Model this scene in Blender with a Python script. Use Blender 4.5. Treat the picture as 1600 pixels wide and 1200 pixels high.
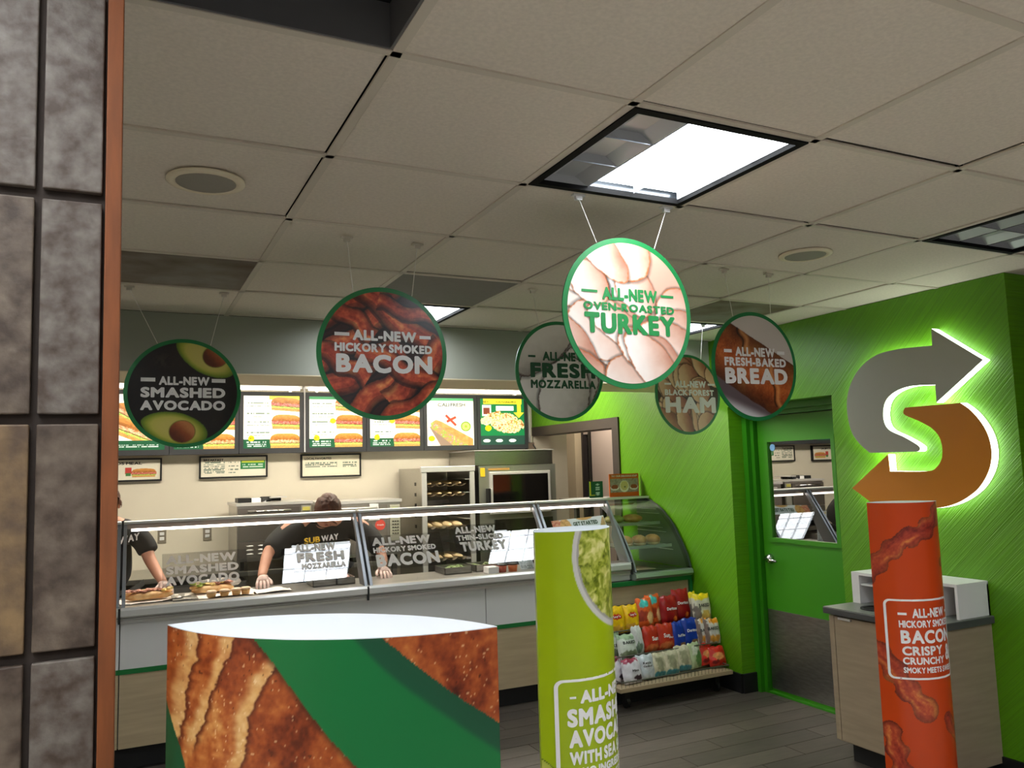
import bpy, bmesh, math, random
import numpy as np
from mathutils import Matrix, Vector
random.seed(7)
PI = math.pi
sc = bpy.context.scene
COL = sc.collection
for o in list(bpy.data.objects):
    bpy.data.objects.remove(o, do_unlink=True)

# ------------------------------------------------------------------ camera, world, exposure
CAMH = 1.6
yaw, pitch, roll = 0.454433, 0.103294, -0.0285789
fw = Vector((math.sin(yaw) * math.cos(pitch), math.cos(yaw) * math.cos(pitch), math.sin(pitch)))
ri0 = Vector((math.cos(yaw), -math.sin(yaw), 0)); up0 = ri0.cross(fw)
ri = ri0 * math.cos(roll) + up0 * math.sin(roll)
up = -ri0 * math.sin(roll) + up0 * math.cos(roll)
cd = bpy.data.cameras.new('camera'); cam = bpy.data.objects.new('camera', cd); COL.objects.link(cam)
M = Matrix.Identity(4)
for i in range(3):
    M[i][0] = ri[i]; M[i][1] = up[i]; M[i][2] = -fw[i]
M[0][3], M[1][3], M[2][3] = 0, 0, CAMH
cam.matrix_world = M
cd.sensor_width = 36; cd.sensor_fit = 'HORIZONTAL'; cd.lens = 1252.8 / 1600 * 36; cd.clip_start = 0.02
sc.camera = cam
sc.view_settings.view_transform = 'Standard'; sc.view_settings.look = 'None'
sc.view_settings.gamma = 1; sc.view_settings.use_curve_mapping = False
sc.view_settings.exposure = 0.15
w = bpy.data.worlds.new('world'); sc.world = w; w.use_nodes = True
w.node_tree.nodes['Background'].inputs[0].default_value = (1.0, 0.96, 0.92, 1)
w.node_tree.nodes['Background'].inputs[1].default_value = 0.2
LAMP = 17.0          # radiance of the lit ceiling lamps
STRIP = 6.0          # counter and menu strip lights
HALO = 5.0           # edge light of the wall emblem
MENU = 0.74          # backlit menu panels

# ------------------------------------------------------------------ helpers
def lin(c):
    c = np.asarray(c, float) / 255.0
    return np.where(c <= 0.04045, c / 12.92, ((c + 0.055) / 1.055) ** 2.4)
MATS = {}
def mat(name, rgb, rough=0.5, metal=0.0, noise=None, bump=0.0, bscale=60, stretch=(1, 1, 1), emit=0, spec=0.5, mix2=None, coat=0):
    """noise=(scale, amount) colour variation; mix2 = second colour for the variation"""
    if name in MATS: return MATS[name]
    m = bpy.data.materials.new(name); m.use_nodes = True; MATS[name] = m
    nt = m.node_tree; b = nt.nodes['Principled BSDF']
    c = list(lin(rgb)) + [1]
    b.inputs['Base Color'].default_value = c
    b.inputs['Roughness'].default_value = rough; b.inputs['Metallic'].default_value = metal
    b.inputs['Specular IOR Level'].default_value = spec; b.inputs['Coat Weight'].default_value = coat
    if noise or bump:
        tc = nt.nodes.new('ShaderNodeTexCoord'); mp = nt.nodes.new('ShaderNodeMapping')
        mp.inputs['Scale'].default_value = stretch
        nt.links.new(tc.outputs['Object'], mp.inputs[0])
    if noise:
        n = nt.nodes.new('ShaderNodeTexNoise'); n.inputs['Scale'].default_value = noise[0]; n.inputs['Detail'].default_value = 6
        nt.links.new(mp.outputs[0], n.inputs['Vector'])
        r = nt.nodes.new('ShaderNodeValToRGB'); r.color_ramp.elements[0].position = 0.35; r.color_ramp.elements[1].position = 0.68
        a = noise[1]
        c2 = list(lin(mix2)) if mix2 else [x * (1 - a) for x in c[:3]]
        r.color_ramp.elements[0].color = list(c2) + [1]; r.color_ramp.elements[1].color = c
        nt.links.new(n.outputs['Fac'], r.inputs[0]); nt.links.new(r.outputs[0], b.inputs['Base Color'])
    if bump:
        n2 = nt.nodes.new('ShaderNodeTexNoise'); n2.inputs['Scale'].default_value = bscale; n2.inputs['Detail'].default_value = 5
        nt.links.new(mp.outputs[0], n2.inputs['Vector'])
        bp = nt.nodes.new('ShaderNodeBump'); bp.inputs['Strength'].default_value = bump; bp.inputs['Distance'].default_value = 0.004
        nt.links.new(n2.outputs['Fac'], bp.inputs['Height']); nt.links.new(bp.outputs[0], b.inputs['Normal'])
    if emit:
        b.inputs['Emission Color'].default_value = c; b.inputs['Emission Strength'].default_value = emit
    return m
def print_mat(name, rough=0.35, emit=0, bump=0, spec=0.5):
    if name in MATS: return MATS[name]
    m = bpy.data.materials.new(name); m.use_nodes = True; MATS[name] = m
    nt = m.node_tree; b = nt.nodes['Principled BSDF']
    a = nt.nodes.new('ShaderNodeAttribute'); a.attribute_name = 'Col'
    nt.links.new(a.outputs['Color'], b.inputs['Base Color'])
    b.inputs['Roughness'].default_value = rough; b.inputs['Specular IOR Level'].default_value = spec
    if emit:
        nt.links.new(a.outputs['Color'], b.inputs['Emission Color']); b.inputs['Emission Strength'].default_value = emit
        b.inputs['Base Color'].default_value = (0.1, 0.1, 0.1, 1)
    if bump:
        n2 = nt.nodes.new('ShaderNodeTexNoise'); n2.inputs['Scale'].default_value = 40
        bp = nt.nodes.new('ShaderNodeBump'); bp.inputs['Strength'].default_value = bump; bp.inputs['Distance'].default_value = 0.01
        tc = nt.nodes.new('ShaderNodeTexCoord'); nt.links.new(tc.outputs['Object'], n2.inputs['Vector'])
        nt.links.new(n2.outputs['Fac'], bp.inputs['Height']); nt.links.new(bp.outputs[0], b.inputs['Normal'])
    return m
def glass_mat(name, tint=(1, 1, 1), refl=1.0, base=0.0, rough=0.0):
    m = bpy.data.materials.new(name); m.use_nodes = True; MATS[name] = m
    nt = m.node_tree
    for n in list(nt.nodes): nt.nodes.remove(n)
    out = nt.nodes.new('ShaderNodeOutputMaterial'); mx = nt.nodes.new('ShaderNodeMixShader')
    tr = nt.nodes.new('ShaderNodeBsdfTransparent'); tr.inputs[0].default_value = (*tint, 1)
    gl = nt.nodes.new('ShaderNodeBsdfGlossy'); gl.inputs['Roughness'].default_value = rough
    fr = nt.nodes.new('ShaderNodeFresnel'); fr.inputs[0].default_value = 1.5
    ma = nt.nodes.new('ShaderNodeMath'); ma.operation = 'MULTIPLY_ADD'; ma.inputs[1].default_value = refl; ma.inputs[2].default_value = base; ma.use_clamp = True
    nt.links.new(fr.outputs[0], ma.inputs[0]); nt.links.new(ma.outputs[0], mx.inputs[0])
    nt.links.new(tr.outputs[0], mx.inputs[1]); nt.links.new(gl.outputs[0], mx.inputs[2]); nt.links.new(mx.outputs[0], out.inputs[0])
    return m

WM = {}
def tag(o, label=None, cat=None, group=None, kind=None):
    if label: o['label'] = label
    if cat: o['category'] = cat
    if group: o['group'] = group
    if kind: o['kind'] = kind
    return o
def thing(name, label, cat, loc, rz=0.0, group=None):
    o = bpy.data.objects.new(name, None); COL.objects.link(o)
    o.location = loc; o.rotation_euler = (0, 0, rz); o.empty_display_size = 0.05
    WM[o.name] = Matrix.Translation(loc) @ Matrix.Rotation(rz, 4, 'Z')
    return tag(o, label, cat, group)
def obj(name, me, m, parent=None, label=None, local=False, smooth=False):
    """me: bmesh or mesh in world coordinates (or local=True: in the parent's)."""
    if isinstance(me, bmesh.types.BMesh):
        bm = me; me = bpy.data.meshes.new(name); bm.to_mesh(me); bm.free()
    o = bpy.data.objects.new(name, me); COL.objects.link(o)
    if m: me.materials.clear(); me.materials.append(m)
    if smooth:
        for p in me.polygons: p.use_smooth = True
    if parent:
        W = WM[parent.name]
        if not local: me.transform(W.inverted())
        o.parent = parent; WM[o.name] = W
    else:
        # put the origin at the base of the thing
        co = np.empty(len(me.vertices) * 3); me.vertices.foreach_get('co', co); co = co.reshape(-1, 3)
        c = (co.max(0) + co.min(0)) / 2; c[2] = co[:, 2].min()
        me.transform(Matrix.Translation(-Vector(c))); o.location = c; WM[o.name] = Matrix.Translation(c)
    if label: o['label'] = label
    return o
def struct(name, bm, m, parent=None):
    o = obj(name, bm, m, parent)
    if parent is None: o['kind'] = 'structure'
    return o
def B(): return bmesh.new()
def box(bm, x0, x1, y0, y1, z0, z1, mtx=None, bev=0.0):
    v = [bm.verts.new(p) for p in ((x0, y0, z0), (x1, y0, z0), (x1, y1, z0), (x0, y1, z0), (x0, y0, z1), (x1, y0, z1), (x1, y1, z1), (x0, y1, z1))]
    fs = [bm.faces.new([v[i] for i in q]) for q in ((3, 2, 1, 0), (4, 5, 6, 7), (0, 1, 5, 4), (1, 2, 6, 5), (2, 3, 7, 6), (3, 0, 4, 7))]
    if bev:
        es = list({e for f in fs for e in f.edges})
        r = bmesh.ops.bevel(bm, geom=es, offset=bev, segments=2, affect='EDGES', profile=0.5)
        v = list({x for f in r['faces'] for x in f.verts} | {x for x in v if x.is_valid})
    if mtx:
        for x in v: x.co = mtx @ x.co
    return bm
def bx(*a, **k): return box(B(), *a, **k)
def cyl(bm, p0, p1, r0, r1=None, n=12, caps=True):
    p0, p1 = Vector(p0), Vector(p1); r1 = r0 if r1 is None else r1
    d = (p1 - p0).normalized(); a = d.orthogonal().normalized(); b = d.cross(a)
    R = []
    for p, r in ((p0, r0), (p1, r1)):
        R.append([bm.verts.new(p + (a * math.cos(2 * PI * i / n) + b * math.sin(2 * PI * i / n)) * r) for i in range(n)])
    for i in range(n): bm.faces.new([R[0][i], R[0][(i + 1) % n], R[1][(i + 1) % n], R[1][i]])
    if caps: bm.faces.new(R[0][::-1]); bm.faces.new(R[1])
    return bm
def tube(bm, pts, r, n=8):
    for a, b in zip(pts[:-1], pts[1:]): cyl(bm, a, b, r, n=n)
    return bm
def prism(bm, pts, d):
    """pts: list of 3d points (planar loop), extruded by vector d"""
    d = Vector(d)
    a = [bm.verts.new(p) for p in pts]; b = [bm.verts.new(Vector(p) + d) for p in pts]
    n = len(a); bm.faces.new(a); bm.faces.new(b[::-1])
    for i in range(n): bm.faces.new([a[i], b[i], b[(i + 1) % n], a[(i + 1) % n]])
    bmesh.ops.recalc_face_normals(bm, faces=bm.faces)
    return bm
def lathe(bm, prof, c, n=24, ax='Z', caps=True):
    rows = []
    for r, h in prof:
        row = []
        for i in range(n):
            t = 2 * PI * i / n
            p = (r * math.cos(t), r * math.sin(t), h) if ax == 'Z' else ((r * math.cos(t), h, r * math.sin(t)) if ax == 'Y' else (h, r * math.cos(t), r * math.sin(t)))
            row.append(bm.verts.new((c[0] + p[0], c[1] + p[1], c[2] + p[2])))
        rows.append(row)
    for a, b in zip(rows[:-1], rows[1:]):
        for i in range(n): bm.faces.new([a[i], a[(i + 1) % n], b[(i + 1) % n], b[i]])
    if caps: bm.faces.new(rows[0][::-1]); bm.faces.new(rows[-1])
    bmesh.ops.recalc_face_normals(bm, faces=bm.faces)
    return bm
def blob(bm, c, r, n=12, jit=0.0, seed=0, mtx=None, flat=0):
    rnd = random.Random(seed)
    rr = bmesh.ops.create_uvsphere(bm, u_segments=n, v_segments=max(6, n * 2 // 3), radius=1)
    for v in rr['verts']:
        k = 1 + rnd.uniform(-jit, jit)
        p = Vector((v.co.x * r[0] * k, v.co.y * r[1] * k, v.co.z * r[2] * k))
        if flat and p.z < -r[2] * flat: p.z = -r[2] * flat
        if mtx: p = mtx @ p
        v.co = Vector(c) + p
    return bm

# ---- text: outlines of the built-in font thickened through a distance field, cached per letter
def outline(me):
    cnt = {}
    for p in me.polygons:
        for k in p.edge_keys: cnt[k] = cnt.get(k, 0) + 1
    V = np.array([v.co[:2] for v in me.vertices])
    return np.array([(V[a], V[b]) for (a, b), c in cnt.items() if c == 1])
GLY = {}
def glyph(ch, off):
    k = (ch, off)
    if k in GLY: return GLY[k]
    cu = bpy.data.curves.new('t', 'FONT'); cu.body = ch; cu.resolution_u = 4
    o = bpy.data.objects.new('t', cu); me = bpy.data.meshes.new_from_object(o)
    Sg = outline(me); bpy.data.meshes.remove(me); bpy.data.objects.remove(o); bpy.data.curves.remove(cu)
    lo = Sg.reshape(-1, 2).min(0) - off - .04; hi = Sg.reshape(-1, 2).max(0) + off + .04
    h = .021; nx, ny = (int((hi[0] - lo[0]) / h) + 2, int((hi[1] - lo[1]) / h) + 2)
    X, Y = np.meshgrid(lo[0] + h * np.arange(nx), lo[1] + h * np.arange(ny)); P = np.stack([X.ravel(), Y.ravel()], 1)
    A, D = Sg[:, 0], Sg[:, 1] - Sg[:, 0]; L2 = (D ** 2).sum(1) + 1e-12
    T_ = np.clip(((P[:, None] - A) * D).sum(2) / L2, 0, 1); d = np.sqrt((((P[:, None] - A) - T_[..., None] * D) ** 2).sum(2)).min(1)
    y = P[:, 1:2] + 1e-7; ya, yb_ = Sg[:, 0, 1], Sg[:, 1, 1]
    c = ((ya > y) != (yb_ > y)) & (P[:, 0:1] < A[:, 0] + D[:, 0] * (y - ya) / np.where(np.abs(yb_ - ya) < 1e-9, 1e-9, yb_ - ya))
    ins = c.sum(1) % 2 == 1
    f = (np.where(ins, d, -d) + off + 1e-6).reshape(ny, nx)
    nxt = {}; pos = {}
    def cross(i0, j0, i1, j1):
        key = (i0, j0, i1, j1) if (i0, j0) < (i1, j1) else (i1, j1, i0, j0)
        if key not in pos:
            a, b = f[j0, i0], f[j1, i1]; t_ = a / (a - b); pos[key] = (lo[0] + h * (i0 + (i1 - i0) * t_), lo[1] + h * (j0 + (j1 - j0) * t_))
        return key
    for j in range(ny - 1):
        for i in range(nx - 1):
            cs = ((i, j), (i + 1, j), (i + 1, j + 1), (i, j + 1)); v = [f[q[1], q[0]] > 0 for q in cs]
            if all(v) or not any(v): continue
            ent = []; ext = []
            for q in range(4):
                if v[q] and not v[(q + 1) % 4]: ext.append(cross(*cs[q], *cs[(q + 1) % 4]))
                if not v[q] and v[(q + 1) % 4]: ent.append((q, cross(*cs[q], *cs[(q + 1) % 4])))
            if len(ent) == 1: nxt[ext[0]] = ent[0][1]
            else:
                for a_, b_ in zip(ext, [e[1] for e in ent]): nxt[a_] = b_
    loops = []; seen = set()
    for k0 in list(nxt):
        if k0 in seen: continue
        L = []; q = k0
        while q not in seen and q in nxt: seen.add(q); L.append(pos[q]); q = nxt[q]
        if len(L) > 5: loops.append(L)
    cu = bpy.data.curves.new('g', 'CURVE'); cu.dimensions = '2D'; cu.fill_mode = 'BOTH'
    for L in loops:
        # drop nearly collinear points
        K = []
        for i in range(len(L)):
            a, b, c_ = (np.array(K[-1]) if K else np.array(L[-1])), np.array(L[i]), np.array(L[(i + 1) % len(L)])
            u_, w_ = b - a, c_ - b
            if abs(u_[0] * w_[1] - u_[1] * w_[0]) > .03 * np.hypot(*u_) * np.hypot(*w_) or np.hypot(*u_) > .3: K.append(L[i])
        if len(K) < 3: continue
        sp = cu.splines.new('POLY'); sp.points.add(len(K) - 1); sp.use_cyclic_u = True
        for q, p_ in zip(sp.points, K): q.co = (p_[0], p_[1], 0, 1)
    o = bpy.data.objects.new('g', cu); me = bpy.data.meshes.new_from_object(o)
    V = np.array([v.co[:2] for v in me.vertices]); F = [tuple(p.vertices) for p in me.polygons]
    bpy.data.meshes.remove(me); bpy.data.objects.remove(o); bpy.data.curves.remove(cu)
    x0 = V[:, 0].min(); V[:, 0] -= x0
    GLY[k] = (V, F, V[:, 0].max()); return GLY[k]
TXT = {}
def text_data(s, off):
    k = (s, off)
    if k in TXT: return TXT[k]
    x = 0; VV = []; FF = []; n = 0
    for ch in s:
        if ch == ' ': x += .22; continue
        V, F, wd = glyph(ch, off)
        VV.append(V + (x, 0)); FF += [tuple(i + n for i in f_) for f_ in F]; n += len(V); x += wd + (.055 if ch not in "AVL" else .02)
    V = np.concatenate(VV); lo, hi = V.min(0), V.max(0)
    if not any(c in s for c in 'gpqy&') and s != '-': pass
    TXT[k] = ((V - lo) / (hi - lo), FF)
    return TXT[k]
def lettering(lines, mapf, m, parent, off=0.04, name='lettering', shear=0.0):
    """lines: (text, u0, v0, u1, v1) with v upwards; mapf(u, v) -> xyz. One mesh for the whole print."""
    VV, FF = [], []
    for ln in lines:
        s, u0, v0, u1, v1 = ln[:5]
        if s == '-':
            V = np.array([(0, 0), (1, 0), (1, 1), (0, 1)], float); F = [(0, 1, 2, 3)]
        else:
            V, F = text_data(s, off)
        base = len(VV)
        for a, b in V: VV.append(mapf(u0 + (u1 - u0) * a + shear * b, v0 + (v1 - v0) * b))
        FF += [tuple(i + base for i in f) for f in F]
    me = bpy.data.meshes.new(name); me.from_pydata([tuple(v) for v in VV], [], FF); me.update()
    return obj(name, me, m, parent)

# ---- painted prints: dense grids with a computed colour per vertex
def vnoise(x, y, seed=0):
    xi = np.floor(x).astype(int); yi = np.floor(y).astype(int); xf = x - xi; yf = y - yi
    xf = xf * xf * (3 - 2 * xf); yf = yf * yf * (3 - 2 * yf)
    def h(a, b):
        n = (a * 374761393 + b * 668265263 + seed * 1442695041) & 0x7fffffff
        n = ((n ^ (n >> 13)) * 1274126177) & 0x7fffffff
        return ((n ^ (n >> 16)) & 0xffff) / 65535.0
    return (h(xi, yi) * (1 - xf) + h(xi + 1, yi) * xf) * (1 - yf) + (h(xi, yi + 1) * (1 - xf) + h(xi + 1, yi + 1) * xf) * yf
def fbm(x, y, seed=0, o=4):
    s = 0; a = 0.5; t = 0
    for i in range(o):
        s = s + a * vnoise(x * 2 ** i, y * 2 ** i, seed + i * 17); t += a; a *= 0.5
    return s / t
def smooth(a, b, x):
    t = np.clip((x - a) / (b - a), 0, 1); return t * t * (3 - 2 * t)
def over(col, c, m):
    m = np.clip(np.asarray(m, float), 0, 1)[:, None]; return col * (1 - m) + np.asarray(c, float).reshape(-1, 3) * m
def ramp(t, cols):
    t = np.clip(t, 0, 1) * (len(cols) - 1); i = np.clip(t.astype(int), 0, len(cols) - 2); f = (t - i)[:, None]
    C = np.array(cols, float); return C[i] * (1 - f) + C[i + 1] * f
def ell(x, y, cx, cy, rx, ry, ang=0.0):
    c, s = math.cos(ang), math.sin(ang); dx, dy = x - cx, y - cy
    return np.sqrt(((dx * c + dy * s) / rx) ** 2 + ((-dx * s + dy * c) / ry) ** 2)
def segd(x, y, p0, p1):
    """distance across and position along a segment"""
    d = np.array(p1, float) - p0; L = np.hypot(*d); d /= L
    a = (x - p0[0]) * d[0] + (y - p0[1]) * d[1]; b = -(x - p0[0]) * d[1] + (y - p0[1]) * d[0]
    return a / L, b
def inpoly(x, y, pts):
    r = np.zeros(len(x), bool); n = len(pts)
    for i in range(n):
        x0, y0 = pts[i]; x1, y1 = pts[(i + 1) % n]
        if y0 == y1: continue
        c = ((y0 > y) != (y1 > y)) & (x < (x1 - x0) * (y - y0) / (y1 - y0) + x0)
        r ^= c
    return r.astype(float)
def painted(name, nu, nv, posf, colf, m, parent, disc=False, label=None):
    u = np.linspace(0, 1, nu); v = np.linspace(0, 1, nv); U, V = np.meshgrid(u, v); U = U.ravel(); V = V.ravel()
    if disc:
        a, b = 2 * U - 1, 2 * V - 1
        U = a * np.sqrt(1 - b * b / 2) / 2 + .5; V = b * np.sqrt(1 - a * a / 2) / 2 + .5
    P = posf(U, V); C = lin(np.clip(colf(U, V), 0, 255))
    i = np.arange((nu - 1) * (nv - 1)); r = i // (nu - 1); c = i % (nu - 1); a = r * nu + c
    F = np.stack([a, a + 1, a + nu + 1, a + nu], 1)
    me = bpy.data.meshes.new(name)
    me.vertices.add(len(P)); me.vertices.foreach_set('co', np.ascontiguousarray(P, dtype=np.float32).ravel())
    me.loops.add(len(F) * 4); me.loops.foreach_set('vertex_index', F.ravel().astype(np.int32))
    me.polygons.add(len(F)); me.polygons.foreach_set('loop_start', (np.arange(len(F)) * 4).astype(np.int32))
    me.update(calc_edges=True)
    ca = me.color_attributes.new('Col', 'FLOAT_COLOR', 'POINT')
    ca.data.foreach_set('color', np.concatenate([C, np.ones((len(C), 1))], 1).astype(np.float32).ravel())
    me.validate()
    return obj(name, me, m, parent, label)
def plane_xz(x0, x1, y, z0, z1):
    return lambda u, v: np.stack([x0 + (x1 - x0) * u, np.full_like(u, y), z0 + (z1 - z0) * v], 1)

# ------------------------------------------------------------------ dimensions
S = 0.6096; GX0 = 0.83936 * S; GY0 = 2.56827 * S
CEIL = CAMH + 1.4526 * S
WX = 3.9; DX = 4.09; YB = 7.54; SOF = 4.65; SOFZ = 2.162
def gx(u): return GX0 + u * S
def gy(v): return GY0 + v * S

# ------------------------------------------------------------------ materials
ceil_tile = mat('ceiling tile', (236, 226, 212), 0.9, noise=(90, 0.10), bump=0.25, bscale=160)
ceil_bar = mat('ceiling bar', (214, 205, 190), 0.6)
stain_tile = mat('stained grey tile', (150, 146, 138), 0.8, noise=(3.0, 0.0), mix2=(106, 88, 68))
grey_tile = mat('grey ceiling panel', (140, 136, 130), 0.8, noise=(40, .06))
white_paint = mat('kitchen wall paint', (214, 206, 188), 0.6, noise=(3, .04))
soffit_m = mat('soffit grey green', (156, 158, 146), 0.6)
beige_m = mat('beige trim', (176, 160, 130), 0.6)
black_m = mat('black plastic', (16, 16, 17), 0.4)
dark_m = mat('dark frame', (44, 42, 42), 0.5)
steel = mat('stainless steel', (188, 186, 180), 0.3, 1.0, noise=(30, .12), stretch=(1, 1, 12))
steel_b = mat('brushed steel', (160, 158, 154), 0.38, 1.0, noise=(14, .25), stretch=(1, 1, 5))
steel_l = mat('pale steel', (212, 210, 206), 0.35, 0.5)
alu = mat('grey guard frame', (142, 146, 152), 0.4, 0.6)
chrome = mat('chrome', (215, 215, 215), 0.12, 1.0)
wood_l = mat('pale laminate wood', (176, 156, 124), 0.5, noise=(3, .16), stretch=(1, 1, 14))
trash_wood = mat('greige laminate wood', (158, 142, 118), 0.5, noise=(4, .16), stretch=(1, 1, 10))
counter_w = mat('grey white panel', (204, 202, 200), 0.35)
green_strip = mat('green trim strip', (14, 104, 46), 0.4)
white_p = mat('white plastic', (226, 226, 226), 0.4)
white_card = mat('white card', (226, 230, 236), 0.6)
txt_white = mat('white lettering', (236, 234, 232), 0.5)
txt_green = mat('green lettering', (28, 132, 66), 0.5)
txt_dkgreen = mat('dark green lettering', (14, 74, 40), 0.5)
txt_black = mat('black lettering', (32, 34, 32), 0.5)
txt_yellow = mat('yellow lettering', (240, 196, 20), 0.5)
rim_green = mat('sign rim green', (20, 122, 62), 0.35)
door_green = mat('green door paint', (52, 130, 5), 0.45)
jamb_green = mat('green frame paint', (44, 124, 6), 0.45)
toe = mat('black toe kick', (10, 10, 11), 0.6)
lamp_on = mat('lamp lit', (255, 255, 255), 0.5, emit=LAMP); lamp_on.node_tree.nodes['Principled BSDF'].inputs['Emission Color'].default_value = (.92, .97, 1, 1)
strip_on = mat('strip lit', (255, 238, 225), 0.5, emit=STRIP)
skin = mat('skin', (204, 146, 120), 0.5, noise=(20, .08))
glove = mat('clear glove', (226, 196, 186), 0.35, noise=(60, .18), bump=.4, bscale=90)
hair = mat('brown hair', (92, 52, 34), 0.6, noise=(120, .5), stretch=(1, 1, .2), bump=.8, bscale=200)
shirt = mat('black shirt', (24, 24, 27), 0.8, noise=(8, .25), bump=.3, bscale=14)
bread_m = mat('golden bread', (206, 150, 86), 0.6, noise=(22, .0), mix2=(232, 196, 140), bump=.3, bscale=40)
bread_d = mat('brown bread', (176, 104, 50), 0.5, noise=(18, .0), mix2=(214, 156, 92), bump=.3, bscale=40)
dough = mat('pale dough', (226, 200, 154), 0.6)
glass = glass_mat('guard glass', (0.95, 0.97, 0.96), 1.7, 0.02)
glass_case = glass_mat('curved case glass', (0.78, 0.88, 0.80), 1.3, 0.04)
glass_dark = mat('dark oven glass', (14, 13, 12), 0.08, spec=0.7)
print_m = print_mat('printed board', 0.4)
print_gloss = print_mat('glossy print', 0.28)
print_back = print_mat('backlit print', 0.3, emit=MENU)

def green_wall(name, rgb):
    """textured wall covering with fine diagonal brushed grooves"""
    m = mat(name, rgb, 0.42)
    nt = m.node_tree; b = nt.nodes['Principled BSDF']
    tc = nt.nodes.new('ShaderNodeTexCoord'); mp = nt.nodes.new('ShaderNodeMapping'); mp.vector_type = 'TEXTURE'
    mp.inputs['Rotation'].default_value = (math.radians(-45), 0, 0); mp.inputs['Scale'].default_value = (1, 1.6, .022)
    n = nt.nodes.new('ShaderNodeTexNoise'); n.inputs['Scale'].default_value = 4; n.inputs['Detail'].default_value = 3
    nt.links.new(tc.outputs['Object'], mp.inputs[0]); nt.links.new(mp.outputs[0], n.inputs['Vector'])
    bp = nt.nodes.new('ShaderNodeBump'); bp.inputs['Strength'].default_value = 0.5; bp.inputs['Distance'].default_value = .006
    nt.links.new(n.outputs['Fac'], bp.inputs['Height']); nt.links.new(bp.outputs[0], b.inputs['Normal'])
    r = nt.nodes.new('ShaderNodeValToRGB'); r.color_ramp.elements[0].position = .35; r.color_ramp.elements[1].position = .65
    c = lin(rgb); r.color_ramp.elements[0].color = (*(c * .8), 1); r.color_ramp.elements[1].color = (*c, 1)
    nt.links.new(n.outputs['Fac'], r.inputs[0]); nt.links.new(r.outputs[0], b.inputs['Base Color'])
    return m
wall_green = green_wall('green wall covering', (90, 152, 6))

# ================================================================== SETTING
# floor with individual planks near the camera's view
fl = struct('floor', bx(-3, 7, -4, 11, -0.06, -0.004), mat('floor joint', (34, 30, 27), .8))
plank_m = [mat('floor plank %d' % i, c, .45, noise=(5, .3), stretch=(1, 6, 1), bump=.1) for i, c in enumerate(((84, 76, 68), (76, 69, 62), (90, 82, 74)))]
pm = bpy.data.meshes.new('plank'); b_ = bx(0, 0.915, 0, 0.148, -.004, 0.0); b_.to_mesh(pm); b_.free()
struct('floor_bounce', bx(-3, 7, -4, 1.85, -.004, 0.0), mat('pale bounce floor', (186, 178, 168), .5, noise=(2, .08)))  # floor out of view, made pale to bounce light up to the ceiling
pms = []
for k in range(3):
    q = pm.copy(); q.materials.append(plank_m[k]); pms.append(q)
for j in range(25):
    y = 1.9 + j * 0.152
    for i in range(6):
        x = -.6 + i * 0.919 + (j % 3) * 0.31
        if x < 0.2 and y < 3.6: continue
        if x > 4.3 or y > 5.0: continue
        o = bpy.data.objects.new('floor_plank', pms[(i * 7 + j * 5) % 3]); COL.objects.link(o); o.location = (x, y, 0.0); o.parent = fl
        o.location = Vector((x, y, 0)) - fl.location

# ceiling: slab, bars, tiles
cl = struct('ceiling', bx(-3, 7, -4, 11, CEIL + 0.16, CEIL + 0.2), mat('plenum', (20, 20, 20), .9))
special = {(-1, -1): 'hole', (1, 0): 'lamp', (4, 0): 'off', (-1, 3): 'stain', (1, 3): 'grey', (1, 4): 'lamp', (4, 3): 'stain', (4, 4): 'lamp', (7, -1): 'off'}
FILL_LAMPS = ((-2, 1), (3, -2), (1, -3), (-2, -4), (-4, -1), (-4, 3), (-2, -2), (3, -4), (-4, -4), (1, -5))  # unseen lamps added to brighten the room
for q in FILL_LAMPS: special[q] = 'lamp'
tm = bpy.data.meshes.new('tile'); b_ = bx(0.008, S - .008, 0.008, S - .008, CEIL + .002, CEIL + .016, bev=.003); b_.to_mesh(tm); b_.free()
tmesh = {}
for k, mm in (('tile', ceil_tile), ('stain', stain_tile), ('grey', grey_tile)):
    q = tm.copy(); q.materials.append(mm); tmesh[k] = q
rt = random.Random(3)
for i in range(-5, 8):
    for j in range(-5, 5):
        k = special.get((i, j), 'tile')
        if k in ('hole', 'lamp', 'off'): continue
        o = bpy.data.objects.new('ceiling_tile', tmesh[k]); COL.objects.link(o); o.parent = cl
        o.location = Vector((gx(i), gy(j), rt.uniform(0, .003))) - cl.location
        o.rotation_euler = (rt.uniform(-.003, .003), rt.uniform(-.003, .003), 0)
        if k == 'stain': o['label'] = 'grey water-stained ceiling panel'
        if k == 'grey': o['label'] = 'plain dark grey ceiling panel'
# cut tiles that meet the soffit
for i in range(-5, 6):
    struct('ceiling_tile', bx(gx(i) + .008, gx(i + 1) - .008, gy(5) + .008, SOF, CEIL + .002, CEIL + .016), ceil_tile, cl)
struct('kitchen_ceiling_panel', bx(-3, WX, 5.2, YB, CEIL, CEIL + .016), ceil_tile, cl)
def tbar(bm, x0, x1, y0, y1):
    box(bm, x0, x1, y0, y1, CEIL - .002, CEIL + .004)
for i in range(-5, 9):
    b_ = B(); tbar(b_, gx(i) - .012, gx(i) + .012, gy(-5), SOF); struct('grid_bar', b_, ceil_bar, cl)
for j in range(-5, 6):
    b_ = B(); tbar(b_, gx(-5), gx(8), gy(j) - .011, gy(j) + .011); struct('grid_bar', b_, ceil_bar, cl)

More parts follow.
